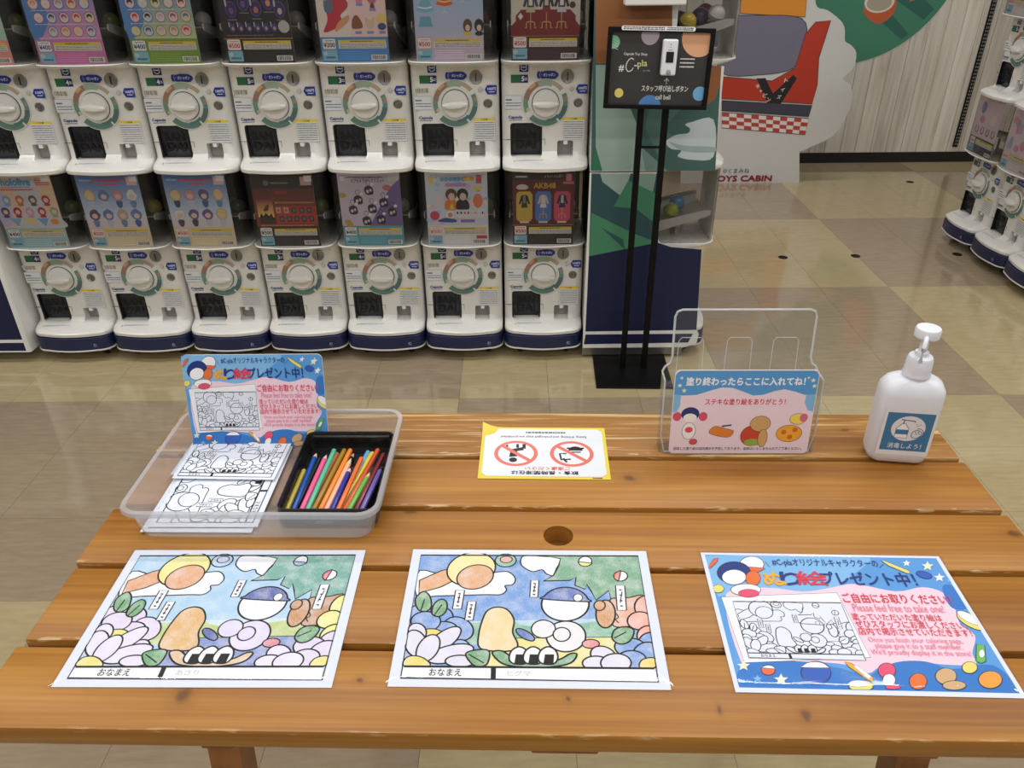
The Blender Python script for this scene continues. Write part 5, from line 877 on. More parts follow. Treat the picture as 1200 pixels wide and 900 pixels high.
LOW = [('holo', po_holo, 'white lower-row capsule machine with pastel multicoloured poster, leftmost beside navy panel', '_b'), ('blobA', po_blob(4), 'white lower-row capsule machine with sky-blue keychain poster, second from navy panel', ''), ('blobB', po_blob(8), 'white lower-row capsule machine with sky-blue keychain poster, third from navy panel', ''), ('film', po_film, 'white lower-row capsule machine with dark brown and red poster', '_c'), ('lilac', po_lilac, 'white lower-row capsule machine with lilac and purple poster of dark charms', '_b'), ('busy', po_busy, 'white lower-row capsule machine with busy pale blue photo poster', ''), ('akb', po_akb, 'white lower-row capsule machine with maroon poster of three outfits', '')]
rc = random.Random(21)
CCOL = [C(190, 190, 190), C(96, 110, 60), C(120, 60, 50), C(60, 80, 70), C(130, 126, 120), C(70, 70, 76), C(160, 150, 150)]
for i in range(7):
    x = X7 + (i - 6) * PITCHX; y = ROWY + (6 - i) * .0015
    k, f, lab, p = UPP[i]; machine((x, y, ZU), 0, lab, k, f, 'front row, upper tier', False, i < 6, p)
    k, f, lab, p = LOW[i]; machine((x, y, ZL), 0, lab, k, f, 'front row, lower tier', True, i < 6, p)
    for tier, z in (('upper', ZU), ('lower', ZL)):
        n = 3
        for c in range(n):
            col = C(150, 146, 60) if (tier == 'lower' and i == 1 and c == 0) else (C(206, 210, 210) if i == 6 else rc.choice(CCOL))
            px_ = x + (.088, -.085, .03)[c] + rc.uniform(-.004, .004); py = (.045, .06, .15)[c]
            what = (UPP if tier == 'upper' else LOW)[i][2].split(' with ')[-1].replace('poster, ', 'poster ').replace(',', '')
            capsule(px_, y + py, z + .439 - (py + .03) * .242 + .028, col, 'toy capsule %s behind the %s' % (('right', 'left', 'far back')[c], what), rc.uniform(0, 1))
# end-of-row machines turned to the right, seen from the side
EX, EY = .620, 2.558 + .006 + .14
machine((EX, EY, ZL), PI / 2, 'lower capsule machine seen from its side behind the green and navy end panel', 'pale', po_pale, 'machines at the row end', True, True, '')
machine((EX, EY, ZU), PI / 2, 'upper capsule machine seen from its side behind the brown and teal end panel', 'mauve', po_mauve, 'machines at the row end', False, True, '')
for dx, dy, z, c, nm in ((-.085, -.085, ZL, C(150, 160, 60), 'lime'), (-.055, -.02, ZL, C(80, 150, 196), 'sky-blue'), (-.12, .05, ZL, C(60, 70, 70), 'dark grey'), (-.09, -.088, ZU, C(206, 180, 60), 'yellow'), (-.005, -.085, ZU, C(206, 200, 206), 'pale grey'), (-.047, -.050, ZU, C(70, 66, 100), 'dark violet'), (-.02, .01, ZU, C(110, 50, 66), 'dark red'), (-.10, -.005, ZU, C(60, 60, 90), 'slate blue')):
    capsule(EX + dx, EY + dy, z + .439 - (-dx + .03) * .242 + .028, c, '%s toy capsule in the side-on hopper at the row end' % nm, .4)
# machines along the right side of the shop, facing left
for j, (ku, fu, lu, kl, fl_, ll) in enumerate((('pale', po_pale, 'upper capsule machine by the plank wall, far right of the shop', 'mauve', po_mauve, 'lower capsule machine nearest the plank wall, with mauve poster, far right'), ('mauve', po_mauve, 'upper capsule machine cut off by the right picture edge', 'pale', po_pale, 'lower capsule machine with pale pink poster, second from the plank wall'), (None, None, None, 'dress', po_dress, 'lower capsule machine mostly cut off by the right picture edge'))):
    yy = 3.70 - .288 * j
    machine((2.214, yy, ZL), -PI / 2, ll, kl, fl_, 'machines on the right side', True, False, '')
    if ku: machine((2.214, yy, ZU), -PI / 2, lu, ku, fu, 'machines on the right side', False, False, '')

# ------------------------------------------------------------------ display panels and plinths
def panel(name, label, outline, art, y, parentname=None):
    t = tag(empty(name, (outline[0][0], y, 0)), label, 'display panel')
    ox = outline[0][0]
    obj('board', G().prism([(x - ox, z) for x, z in outline], -.003, .005), M['board'], t)
    pr = Pr(3e-5, 1.0)
    for col, sm, pts in art: pr.poly([(x - ox, z) for x, z in pts], C(*[min(255, c * 1.0) for c in col]), sm)
    pr.make('print', M['printm'], t, (0, -.0031, 0), (PI / 2, 0, 0)); return t
up_out = [(.2455, .692), (.650, .692), (.646, .74), (.641, 1.008), (.486, 1.008), (.486, 1.27), (.2455, 1.27)]
low_out = [(.2455, .046), (.62, .046), (.66, .06), (.664, .10), (.645, .13), (.638, .30), (.638, .415), (.56, .418), (.52, .426), (.495, .445), (.482, .47), (.48, .687), (.2455, .687)]
panel('printed_board', 'upper end panel printed brown, teal and pale green beside the capsule machines', up_out, PANEL_UP, 2.556)
PLOW = panel('printed_board', 'lower end panel printed green and navy behind the black call stand', low_out, PANEL_LOW, 2.556)
LP = [((30, 60, 100), 0, [(-2.4, .10), (-1.795, .10), (-1.795, .402), (-2.4, .35)]), ((70, 146, 110), 0, [(-2.4, .35), (-1.795, .402), (-1.795, .52), (-1.86, .66), (-2.4, .66)]), ((18, 28, 66), 0, [(-2.4, .098), (-1.795, .098), (-1.795, .40), (-2.4, .36)]), ((18, 28, 66), 0, [(-2.4, .052), (-1.795, .052), (-1.795, .085), (-2.4, .085)])]
panel('printed_board', 'navy and green end panel at the far left picture edge', [(-1.785, .046), (-1.785, .69), (-2.4, .69), (-2.4, .046)], LP, 2.556)
tag(obj('panel_return', G().box(-1.785, -1.779, 2.556, 2.98, .046, .69), M['board']), 'white side return of the navy panel beside the leftmost machine', 'display panel')
obj('kick_plate', G().box(.0, .365, .010, .018, .010, .042), M['steel'], PLOW)
tag(obj('display_plinth', G().box(-2.4, -1.80, 2.66, 2.98, 0, .034), M['grey']), 'low grey plinth under the left navy panel', 'plinth')
tag(obj('row_back_board', G().box(-2.4, .245, 3.01, 3.03, 0, 1.5), M['dark']), 'dark back board behind the long row of capsule machines', 'board')  # added board, dark so the gaps between machine columns read as shade
tag(obj('sign_box', G().box(.322, .498, 2.50, 2.551, 1.182, 1.27, b=.004), M['board']), 'white plastic box at the top of the brown end panel', 'box')

# ------------------------------------------------------------------ die-cut standee (printed with plain colour fields)
YS = 4.79
so = [(1.02, 0), (1.748, 0), (1.745, .01), (1.716, .186), (1.80, .225), (1.894, .275), (1.945, .36), (1.97, .469), (1.945, .563), (1.89, .60), (1.94, .656), (1.94, .737), (1.90, .78), (1.864, .80), (1.85, .86), (1.818, .905), (1.736, .958), (1.675, .975), (1.645, 1.05), (1.60, 1.2), (1.45, 1.32), (1.25, 1.32), (1.10, 1.2), (1.05, 1.0), (.98, .8), (.95, .5), (1.0, .25)]
st = tag(empty('cardboard_standee', (1.4, YS, 0), (0, 0, 0)), 'tall white die-cut cardboard standee with red, grey and orange colour fields', 'standee')
obj('board', G().prism([(x - 1.4, z) for x, z in [so[0], so[1], so[2], so[3]] + smooth(so[3:26], False, 3)[1:] + [so[26]]], 0, .006), mat('standee_white', C(214, 214, 214), .5), st)
obj('foot', G().prism([(.006, 0), (.20, 0), (.006, .5)], -.15, -.145, 'x').prism([(.006, 0), (.20, 0), (.006, .5)], .25, .255, 'x'), M['board'], st)
pr = Pr(5e-5, 1.0)
for col, sm, pts in STANDEE_ART: pr.poly([(x - 1.4, z) for x, z in pts], C(*col), sm, .004, C(60, 56, 58))
def checks(quad, n, m):
    for a in range(n):
        for b in range(m):
            if (a + b) % 2: continue
            q = []
            for u, v in ((a / n, b / m), ((a + 1) / n, b / m), ((a + 1) / n, (b + 1) / m), (a / n, (b + 1) / m)):
                q.append(tuple((quad[0][k] * (1 - u) + quad[1][k] * u) * (1 - v) + (quad[3][k] * (1 - u) + quad[2][k] * u) * v for k in (0, 1)))
            pr.poly([(x - 1.4, z) for x, z in q], C(190, 76, 66))
checks(CHECK_A, 6, 4)
checks(CHECK_B, 6, 4)
for t, pts in (('キャビン', ((-.004, .555), (.02, .53), (.045, .505), (.07, .48))), ('トイズ', ((.155, .585), (.142, .535), (.128, .495)))):
    for ch, (x, z) in zip(t, pts): pr.text(ch, x, z, .022 if ch != 'ャ' else .016, .022 if ch != 'ャ' else .016, C(230, 230, 230), .02, -.2)
pr.text('©くまみね', -.13, .062, .16, .028, C(50, 50, 54), .0); pr.text('TOYS CABIN', -.2, .012, .372, .034, C(150, 30, 36), .05)
pr.make('print', M['printm'], st, (0, -.0006, 0), (PI / 2, 0, 0))

# ------------------------------------------------------------------ call stand
cs = tag(empty('call_stand', (.414, 2.473, 0), (0, 0, -.03)), 'black floor stand with square base holding the framed call-bell board', 'stand')
obj('base_plate', G().box(-.132, .132, -.14, .14, 0, .008, b=.002), M['blackmetal'], cs)
for x in (-.030, .045): obj('upright', G().box(x - .0095, x + .0095, -.008, .008, .008, .98), M['blackmetal'], cs)
obj('crossbar', G().box(-.022, .037, -.004, .004, .785, .791), M['blackmetal'], cs)
fr = empty('call_board', (.004, -.018, 1.022), (-.06, -.018, .05)); fr.parent = cs; fr.name = 'picture_frame'
FW, FH = .308, .222
fg = G()
for b in ((-FW / 2, FW / 2, -FH / 2, -FH / 2 + .012), (-FW / 2, FW / 2, FH / 2 - .012, FH / 2), (-FW / 2, -FW / 2 + .012, -FH / 2 + .012, FH / 2 - .012), (FW / 2 - .012, FW / 2, -FH / 2 + .012, FH / 2 - .012)): fg.box(b[0], b[1], -.012, .006, b[2], b[3], b=.0015)
bpy.data.objects.remove(fr)
fr = obj('frame', fg, M['blackmetal'], cs, (.010, -.018, 1.018), (-.06, .03, .05))
pr = Pr(1e-5)
W2, H2 = 284, 198
pr.rect(-142, -99, 142, 99, C(58, 57, 58))
def clipc(x, y, r, col, n=28): pr.poly([(min(142, max(-142, a)), min(99, max(-99, b))) for a, b in ell(x, y, r, n=n)], col)
clipc(-136, 70, 18, C(130, 190, 166)); 
for k in range(4): pr.line([(-140, 66 + k * 7 - 8), (-122, 52 + k * 7 - 2)], 1.2, C(200, 224, 214))
clipc(-32, 90, 26, C(176, 164, 178)); clipc(112, 86, 52, C(226, 172, 134)); clipc(-110, -68, 13, C(222, 208, 110)); clipc(-16, -106, 34, C(84, 134, 194)); clipc(130, -66, 20, C(118, 176, 220))
WT = C(222, 222, 220)
pr.text('Capsule Toy Shop', -104, 34, 68, 9, WT, .01); pr.text('#', -116, -9, 15, 18, WT, .02); pr.line(smooth([(-74, 24), (-82, 28), (-92, 18), (-95, 2), (-88, -8), (-78, -5), (-74, 2)], False), 2.4, WT); pr.text('-', -71, 7, 7, 2, WT, .02); pr.text('pla', -60, -2, 28, 24, C(222, 226, 160), .0, .14); pr.text('シープラ', -44, -8, 20, 5, WT)
pr.text('スタッフ呼び出しボタン', -44, -62, 138, 17, WT, .02); pr.text('call bell', 0, -84, 44, 13, WT, .01); pr.line([(28, -42), (28, -26)], 1.6, WT); pr.line([(21, -33), (28, -25), (35, -33)], 1.6, WT)
dashes(pr, 62, 2, 104, 34, 3, WT, .4, 4)
pr.make('board_print', M['printg'], fr, (0, -.0015, 0), (PI / 2, 0, 0)); obj('backing', G().box(-.146, .146, -.001, .004, -.103, .103), M['blackmetal'], fr)
pr = Pr(4e-5); pr.poly(rrect(-106, -6, 106, 6, 5), C(236, 236, 238)); dashes(pr, -100, -4.5, 18, 4.5, 2, C(34, 34, 38), .7, 7); dashes(pr, 24, -4.5, 100, 4.5, 2, C(34, 34, 38), .7, 9)
pr.make('caption_strip', M['printg'], fr, (-.012, -.0128, .1085), (PI / 2, 0, 0))
bell = tag(empty('call_bell', (.447, 2.4325, 1.053), (-.06, .03, .02)), 'white call-bell button with small dark screen on the framed board', 'call bell'); bell.scale = (1.16, 1.1, 1.12)
obj('case', G().box(-.0185, .0185, -.016, .002, -.043, .043, b=.004), M['bottle'], bell); obj('screen', G().box(-.0095, .0095, -.0168, -.0155, -.012, .014), M['black'], bell)
obj('marks', G().box(-.001, .001, -.0166, -.0155, .030, .033).box(-.001, .001, -.0166, -.0155, .023, .026).box(-.006, .006, -.0166, -.0155, .0175, .019).box(-.005, .005, -.0166, -.0155, -.031, -.029), M['grey'], bell); obj('push_button', G().lathe([(.006, .014), (.006, .018), (.004, .019)], 16, 'y', (0, 0, -.036)), M['grey'], bell)

# ------------------------------------------------------------------ picnic table
TZ = .70; TR = -.022
tb = tag(empty('picnic_table', (.05, .787, 0), (0, 0, TR)), 'brown wooden slatted picnic table with a round parasol hole', 'table')
LX0, LX1 = -.607, .608
edges = [-.293, -.181, -.057, .059, .179, .298]
KN = [(2, -.197, .047, .012, .006), (3, .11, .125, .011, .008), (2, .597, .012, .012, .008), (0, .16, -.261, .003, .006), (0, -.213, -.23, .005, .004), (0, .007, -.25, .003, .004), (0, .246, -.266, .006, .010), (4, .461, .253, .009, .005), (0, -.394, -.252, .010, .012)]
def plank_wood(i):
    k = lambda yc: [(x, y - yc, rx, ry) for n, x, y, rx, ry in KN if n == i]
    if i == 4: return lambda yc: wood_mat('table_wood_worn_sheen', C(140, 89, 32), C(164, 111, 45), C(182, 131, 62), wear_sheen=.8, knots=k(yc), edge=.0545)
    return lambda yc: wood_mat('table_wood', C(135, 84, 27), C(158, 105, 38), C(177, 125, 51), knots=k(yc), edge=(.0542, .0577, .0538, .0558)[i])
WOODS = [plank_wood(i) for i in range(5)]
for i in range(5):
    y0, y1 = edges[i], edges[i + 1] - .0085
    if i == 4: y1 = .300
    yc = (y0 + y1) / 2; hw = (y1 - y0) / 2
    x0, x1 = LX0 + (0, .004, -.001, .003, .0)[i], LX1 + (0, -.002, .001, 0, -.002)[i]
    me = G().box(x0, x1, -hw, hw, -.027, 0, b=.0035).mesh('plank')
    if i == 2:
        cut = G().lathe([(.0195, -.08), (.0195, .08)], 32, 'z', (.004, .004, 0)).mesh('c'); me = bool_cut(me, [cut])
    me.shade_smooth(); me.set_sharp_from_angle(angle=.5)
    me.materials.clear(); put('plank', me, WOODS[i](yc), tb, (0, yc, TZ))
for x, w_ in ((-.361, .017), (.004, .035), (.371, .017)): obj('batten', G().box(x - w_, x + w_, -.275, .29, -.028, 0, b=.002), M['legwood'], tb, (0, 0, TZ - .0275))
for sx, lx in ((-1, -.361), (1, .371)):
    for sy in (-1, 1):
        g = G(); a, b = sy * .245, sy * .33
        g.loft([[(lx - .017, a - .018, .645), (lx + .017, a - .018, .645), (lx + .017, a + .018, .645), (lx - .017, a + .018, .645)], [(lx - .017, b - .018, 0), (lx + .017, b - .018, 0), (lx + .017, b + .018, 0), (lx - .017, b + .018, 0)]])
        obj('leg', g, M['legwood'], tb)
    obj('cross_beam', G().box(lx - .012, lx + .012, -.22, .22, .585, .6445), M['legwood'], tb)

# ------------------------------------------------------------------ laminated pages
def film_mesh(w, h, seed, lift=.0026, amp=.0006):
    r = random.Random(seed); ph = [r.uniform(0, 6) for _ in range(6)]; g = G(); nx, ny = 40, 28; vs = []
    for j in range(ny + 1):
        for i in range(nx + 1):
            x, y = (i / nx - .5) * w, (j / ny - .5) * h
            d = min(w / 2 - abs(x), h / 2 - abs(y)); k = min(1, d / .004)
            edge = math.exp(-d / .022)
            z = .0005 + (lift - .0005) * k + amp * (math.sin(x * 60 + ph[0] + y * 25) * .25 + edge * (math.sin(y * 190 + ph[1] + x * 80) + math.sin(x * 170 + ph[2])) * .35)
            vs.append((x, y, max(.0006, z)))
    fs = [(j * (nx + 1) + i, j * (nx + 1) + i + 1, (j + 1) * (nx + 1) + i + 1, (j + 1) * (nx + 1) + i) for j in range(ny) for i in range(nx)]
    g.add(vs, fs); return g.mesh('laminate_film', smooth=180)
def page(x, y, rot, label, pal, who, seed):
    t = tag(empty('laminated_picture', (x, y, TZ + .0003), (0, 0, rot)), label, 'picture')
    obj('paper', G().box(-.1485, .1485, -.105, .105, 0, .0004), M['paper'], t)
    pr = Pr(3e-6, .001, (148.5, 105)); draw(pr, PAGE_ART, PAL[pal], who, None, 1.7, (11, 9, 286, 203)); pr.make('print', M['pencilled'], t, (0, 0, .0005))
    put('laminate_film', film_mesh(.303, .216, seed), M['film'], t); return t
page(-.3434, .6581, -.0099, 'laminated coloured-in picnic picture with pale petals, leftmost on the table', 'left', 'あさり', 1)
page(.0133, .6546, -.0212, 'laminated coloured-in picnic picture with blue sky, in the table centre', 'mid', 'ヒグマ', 2)
def inset_fn(pr, pts):
    keep = pr.xf; a = keep[0]
    # page drawing fitted into the inset box (page corners -> inset corners, affine)
    (x0, y1), (x1, _), (_, y0), _ = pts
    sx, sy = (x1 - x0) / 297, (pts[0][1] - pts[3][1]) / 210
    ox, oy = pts[3][0], pts[3][1]
    pr.xf = (keep[0] * sx * 1.04, 0, keep[2] + keep[0] * (ox - 6 * sx), 0, keep[4] * sy * 1.04, keep[5] + keep[4] * (oy - 5 * sy))
    draw(pr, PAGE_ART, PAL['bw'], '', None, 2.0, (11, 9, 286, 203)); pr.xf = keep; pr.clip = None
def flyer_print(dz, w): 
    pr = Pr(dz, w / 287000, (143.5, 100)); draw(pr, FLYER_ART, FLY, None, inset_fn, .9, (0, 0, 287, 200)); return pr
t = tag(empty('laminated_flyer', (.3775, .6435, TZ + .0003), (0, 0, -.0324)), 'laminated blue and pink flyer for free colouring pages, right end of the table', 'flyer')
obj('paper', G().box(-.1485, .1485, -.105, .105, 0, .0004), M['paper'], t)
flyer_print(3e-6, 287).make('print', M['printm'], t, (0, .001, .0005)); put('laminate_film', film_mesh(.303, .216, 5), M['film'], t)

# ------------------------------------------------------------------ prohibition card (lies upside down to the viewer)
t = tag(empty('notice_card', (.0415, .975, TZ + .0003), (0, 0, PI - .028)), 'white notice card with yellow border and two red prohibition circles', 'notice card')
W, H = 192, 134
g = G(); nx = 16; vs = []
for j in range(nx + 1):
    for i in range(nx + 1):
        x, y = (i / nx - .5) * W / 1000, (j / nx - .5) * H / 1000
        c = max(0, 1 - math.hypot(x - W / 2000, y + H / 2000) / .03)
        vs.append((x, y, .0004 + .010 * c * c))
g.add(vs, [(j * (nx + 1) + i, j * (nx + 1) + i + 1, (j + 1) * (nx + 1) + i + 1, (j + 1) * (nx + 1) + i) for j in range(nx) for i in range(nx)])
obj('card', g, mat('card_yellow', C(228, 206, 70), .4), t, smooth=60)
pr = Pr(6e-6); pr.poly([(-91, -54), (-84, -62), (70, -62), (84, -54), (91, -48), (91, 54), (84, 61), (-84, 61), (-91, 54)], C(226, 230, 238))
RED = C(222, 116, 104)
for cx, k in ((-42, 1), (42, 2)):
    pr.ell(cx, 4, 33, 33, RED, n=36); pr.ell(cx, 4, 27, 27, C(226, 230, 238), n=36)
    if k == 2:   # seated person
        pr.ell(cx + 4, 21, 6, 6, INK); pr.poly([(cx - 2, 12), (cx + 10, 14), (cx + 8, -6), (cx - 10, -12), (cx - 12, -4), (cx - 2, -2)], INK); pr.line([(cx - 12, -8), (cx - 12, -20)], 5, INK); pr.line([(cx - 2, -10), (cx - 2, -20)], 4, INK); pr.line([(cx + 14, -8), (cx + 14, -18)], 3, INK)
    else:        # cup and burger
        pr.poly(ell(cx - 6, -4, 11, 11, 14, PI, 2 * PI), INK); pr.rect(cx - 19, -12, cx + 7, -8, INK); pr.line([(cx + 2, 18), (cx + 16, 20), (cx + 18, 4), (cx + 8, 4)], 3.4, INK); pr.line([(cx + 8, 26), (cx + 13, 16)], 3.4, INK); pr.line([(cx - 14, 0), (cx + 2, 0)], 3, INK)
    a = .72
    for s_ in (1,): pr.line([(cx + 21, -15), (cx - 21, 23)], 6.5, RED)
pr.text('飲食・長時間滞在は', -50, 48, 98, 9, INK, .03); pr.text('ご遠慮ください', -38, 38, 66, 8, C(214, 96, 84), .02)
pr.text('Eating, drinking, and prolonged stays are prohibited', -66, -44, 132, 7, C(60, 62, 70), .01); dashes(pr, -34, -55, 28, -49, 1, C(100, 102, 110), .8, 3); dashes(pr, -84, 62.5, -70, 66, 1, C(90, 80, 30), .7, 5)
pr.make('print', M['printg'], t, (0, 0, .0007))

# ------------------------------------------------------------------ clear tray with its contents
TXC, TYC = -.341, .899
def rring(w, d, r, z, n=5): return [(x, y, z) for x, y in rrect(-w / 2, -d / 2, w / 2, d / 2, r, n)]
tr = tag(empty('plastic_tray', (TXC, TYC, TZ + .0004), (0, 0, -.02)), 'frosted clear plastic tray holding colouring sheets and pencil tin', 'tray')
obj('tray_wall', G().loft([rring(.306, .222, .02, .0005), rring(.310, .226, .022, .003), rring(.322, .238, .022, .042), rring(.324, .240, .022, .050)], True, False), M['tray'], tr, smooth=40)
obj('rim', G().loft([rring(.324, .240, .022, .050), rring(.336, .252, .026, .050), rring(.338, .254, .026, .046), rring(.3365, .2525, .026, .0435)], False, False), M['trayrim'], tr, smooth=40)
def sheet(x, y, z, rz, w, h, label, turn, seed=0):
    t = tag(empty('colouring_sheet', (x, y, z), (0, 0, rz)), label, 'paper sheet', 'uncoloured sheets in the tray')
    obj('paper', G().box(-w / 2, w / 2, -h / 2, h / 2, 0, .0006), M['paper'], t)
    pr = Pr(2.5e-6, .001, (148.5, 105)); s = (w if not turn else h) / .297
    if not turn: pr.xf = (s * .001, 0, -s * .1485, 0, s * .001, -s * .105)
    else: pr.xf = (0, -s * .001, s * .105, s * .001, 0, -s * .1485)
    draw(pr, PAGE_ART, PAL['bw'], '', None, 1.9 if turn else 2.4, (11, 9, 286, 203)); pr.make('print', M['printm'], t, (0, 0, .0007)); return t
sheet(-.421, .899, TZ + .003, -.02, .148, .208, 'large line-art colouring sheet at the bottom, turned sideways, in the clear tray', True)
sheet(-.415, .905, TZ + .0052, -.012, .146, .204, 'large line-art colouring sheet, second of the sideways pair in the clear tray', True)
sheet(-.424, .964, TZ + .0074, -.05, .148, .105, 'small line-art colouring sheet peeking out along the top of the tray stack', False)
sheet(-.418, .954, TZ + .0094, -.035, .148, .105, 'small line-art colouring sheet lying topmost in the clear tray', False)
# sign card leaning in the tray
sg = tag(empty('sign_card', (-.389, .989, TZ + .004), (-.22, 0, .0)), 'rounded blue and pink colouring sign card standing in the clear tray', 'sign card')
rr_ = rrect(-.104, .0, .104, .147, .008)
obj('card', G().prism(rr_, -.001, .0006), mat('sign_white', C(226, 232, 240), .4), sg)
pr = Pr(2.5e-6, .2 / 287, (143.5, 100)); pr.xf = (.2075 / 287, 0, -.10375, 0, .1465 / 200, .0003); 
draw(pr, [('F', 'fblue', rrect(0, 0, 287, 200, 10), 0, 0)] + FLYER_ART[1:], FLY, None, inset_fn, .9, (0, 0, 287, 200)); pr.make('print', M['printg'], sg, (0, -.0011, 0), (PI / 2, 0, 0))
# tin
tn = tag(empty('pencil_tin', (-.2495, .895, TZ + .0032), (0, 0, -.012)), 'black open metal pencil tin in the clear tray', 'tin')
TW, TD, TH = .131, .183, .030
obj('shell', G().loft([rring(TW - .004, TD - .004, .010, .0), rring(TW, TD, .012, .002), rring(TW, TD, .012, TH), rring(TW - .003, TD - .003, .011, TH + .0006), rring(TW - .005, TD - .005, .010, TH - .001), rring(TW - .006, TD - .006, .010, .0015)], True, True), M['tin'], tn, smooth=40)
obj('outer_band', G().loft([rring(TW + .0006, TD + .0006, .012, .003), rring(TW + .0006, TD + .0006, .012, TH - .008)], False, False), M['tinside'], tn, smooth=40)
obj('inner_ledge', G().box(-TW / 2 + .008, TW / 2 - .008, TD / 2 - .006, TD / 2 - .004, TH - .007, TH - .005), M['steel'], tn)
pr = Pr(2e-5); pr.text('SASACK', -11, -7, 22, 4.4, C(190, 196, 204), .02); pr.line(smooth([(-4, 1), (-2, 3.4), (0, 1.5), (2, 3.4), (4, 1), (0, -.6), (-4, 1)], False), .7, C(190, 196, 204)); pr.make('maker_mark', M['printg'], tn, (-.004, -TD / 2 - .0004, .014), (PI / 2, 0, 0))
PC = {'yellow': (222, 200, 90), 'blue': (20, 80, 170), 'dark green': (30, 50, 44), 'pink': (240, 90, 150), 'mint': (90, 186, 150), 'peach': (224, 140, 90), 'olive': (160, 120, 30), 'orange': (236, 136, 40), 'black': (24, 24, 28), 'salmon': (240, 182, 150), 'navy': (24, 40, 150), 'light blue': (110, 176, 216), 'rust': (226, 110, 50), 'lemon': (230, 214, 70), 'red orange': (206, 84, 40), 'green': (104, 180, 66), 'maroon': (120, 30, 44), 'violet': (110, 100, 180)}
mwood = mat('pencil_cedar', C(226, 200, 164), .6)
for n, x0, y0, x1, y1, l, tip in PENCILS:
    dx, dy = (x1 - x0) / (y1 - y0), 1.0
    if l == 0: x0, y0 = x0 - dx * max(0, y0 - .83), min(y0, .83)
    if y0 < .826: x0, y0 = x0 - dx * .010, y0 - .010
    z0, z1 = TZ + .0032 + .0056 + .0072 * l, TZ + .0032 + .0062 + .0072 * l
    a = Vector((x0, y0, z0)); b = Vector((x1, y1, z1)); d = (b - a).normalized(); L = (b - a).length
    p = tag(empty('coloured_pencil', a), '%s coloured pencil in the black tin' % n, 'pencil', 'coloured pencils in the tin')
    m = mat('pencil_' + n.replace(' ', '_'), C(*PC[n]), .3); B = L - (.013 if tip else 0)
    obj('barrel', G().tube([(0, 0, 0), d * .0008, d * (B - .001), d * B], .0036, 8, rads=[.0032, .0036, .0036, .0034]), m, p, smooth=30)
    if tip:
        obj('wood_cone', G().tube([d * B, d * (B + .009)], .003, 8, rads=[.0034, .0014]), mwood, p, smooth=30); obj('lead', G().tube([d * (B + .009), d * (B + .013)], .001, 8, rads=[.0014, .0004]), m, p, smooth=30)

# ------------------------------------------------------------------ clear brochure holder with card
hd = tag(empty('brochure_holder', (.330, .972, TZ + .0004), (0, 0, -.012)), 'clear acrylic brochure holder with rounded back on the table rear', 'brochure holder')
HWD = .114; LEAN = .13
def back_pt(x, h): return (x, .024 + h * LEAN, h)
bo = [(-HWD + .002, .0), (HWD - .002, .0), (HWD, .118), (HWD - .004, .126), (HWD - .010, .130), (HWD - .013, .14), (HWD - .013, .202), (HWD - .016, .209), (HWD - .023, .212), (-HWD + .023, .212), (-HWD + .016, .209), (-HWD + .013, .202), (-HWD + .013, .14), (-HWD + .010, .130), (-HWD + .004, .126), (-HWD, .118)]
g = G(); n = len(bo); vs = [back_pt(x, h) for x, h in bo] + [(x, y + .0022, z) for x, y, z in (back_pt(x, h) for x, h in bo)]
trg = tessellate_polygon([[Vector((p[0], p[1], 0)) for p in bo]])
g.add(vs, [tuple(t_) for t_ in trg] + [tuple(n + i for i in reversed(t_)) for t_ in trg]); obj('back_panel', g, M['acrylic'], hd)
obj('back_edge', G().tube([back_pt(x, h) for x, h in bo[2:]], .0017, 6), M['edge'], hd, smooth=60)
for x in (-.075, -.005, .062): obj('back_rib', G().tube([back_pt(x - .020, .06), back_pt(x - .018, .165), back_pt(x - .014, .170), back_pt(x + .014, .170), back_pt(x + .018, .165), back_pt(x + .020, .06)], .0006, 6), M['edge'], hd, smooth=60)
fo = [(-HWD + .006, .0), (HWD - .006, .0), (HWD, .03), (HWD, .118), (-HWD, .118), (-HWD, .03)]
obj('front_panel', G().prism(fo, -.001, .001), M['acrylic'], hd, (0, 0, 0), (-.10, 0, 0))
for s_ in (-1, 1): obj('side_panel', G().prism([(0, 0), (.024, 0), (.024 + .118 * LEAN, .118), (.012, .118)], s_ * HWD - .001, s_ * HWD + .001, 'x'), M['acrylic'], hd)
for s_ in (-1, 1): obj('side_edge', G().tube([(s_ * (HWD - .006), .0, .002), (s_ * HWD, .003, .03), (s_ * HWD, .012, .118), (s_ * HWD, .024 + .118 * LEAN, .118)], .0013, 6), M['edge'], hd, smooth=60)
obj('bottom', G().box(-HWD, HWD, 0, .026, 0, .002), M['acrylic'], hd); obj('bottom_edge', G().tube([(-HWD + .006, -.001, .002), (HWD - .006, -.001, .002)], .0014, 6), M['edge'], hd)
cd = tag(empty('instruction_card', (.331, .9655, TZ + .003), (-.10, 0, -.012)), 'blue and pink return-here card in the front of the clear holder', 'card')
rr_ = rrect(-.103, .0, .103, .136, .007); obj('card', G().prism(rr_, -.0008, .0006), mat('instruction_white', C(234, 220, 232), .45), cd)
pr = Pr(5e-6); LB = C(86, 156, 214)
pr.poly(rrect(-102, .8, 102, 135, 6.5), C(236, 216, 228)); 
pr.poly(rrect(-102, 100, 102, 135.2, 6.5)[:0] + [(-102, 98), (-90, 96), (-70, 97), (-50, 104), (-34, 109), (-18, 108), (0, 101), (12, 96), (26, 97), (42, 103), (56, 106), (72, 102), (86, 97), (102, 97), (102, 128), (99, 133), (94, 135.2), (-94, 135.2), (-99, 133), (-102, 128)], LB)
pr.poly([(-102, 98), (-92, 97), (-92, 80), (-96, 70), (-102, 68)], C(130, 186, 226), 0); pr.poly([(102, 98), (88, 97), (88, 84), (94, 72), (102, 70)], C(130, 186, 226), 0)
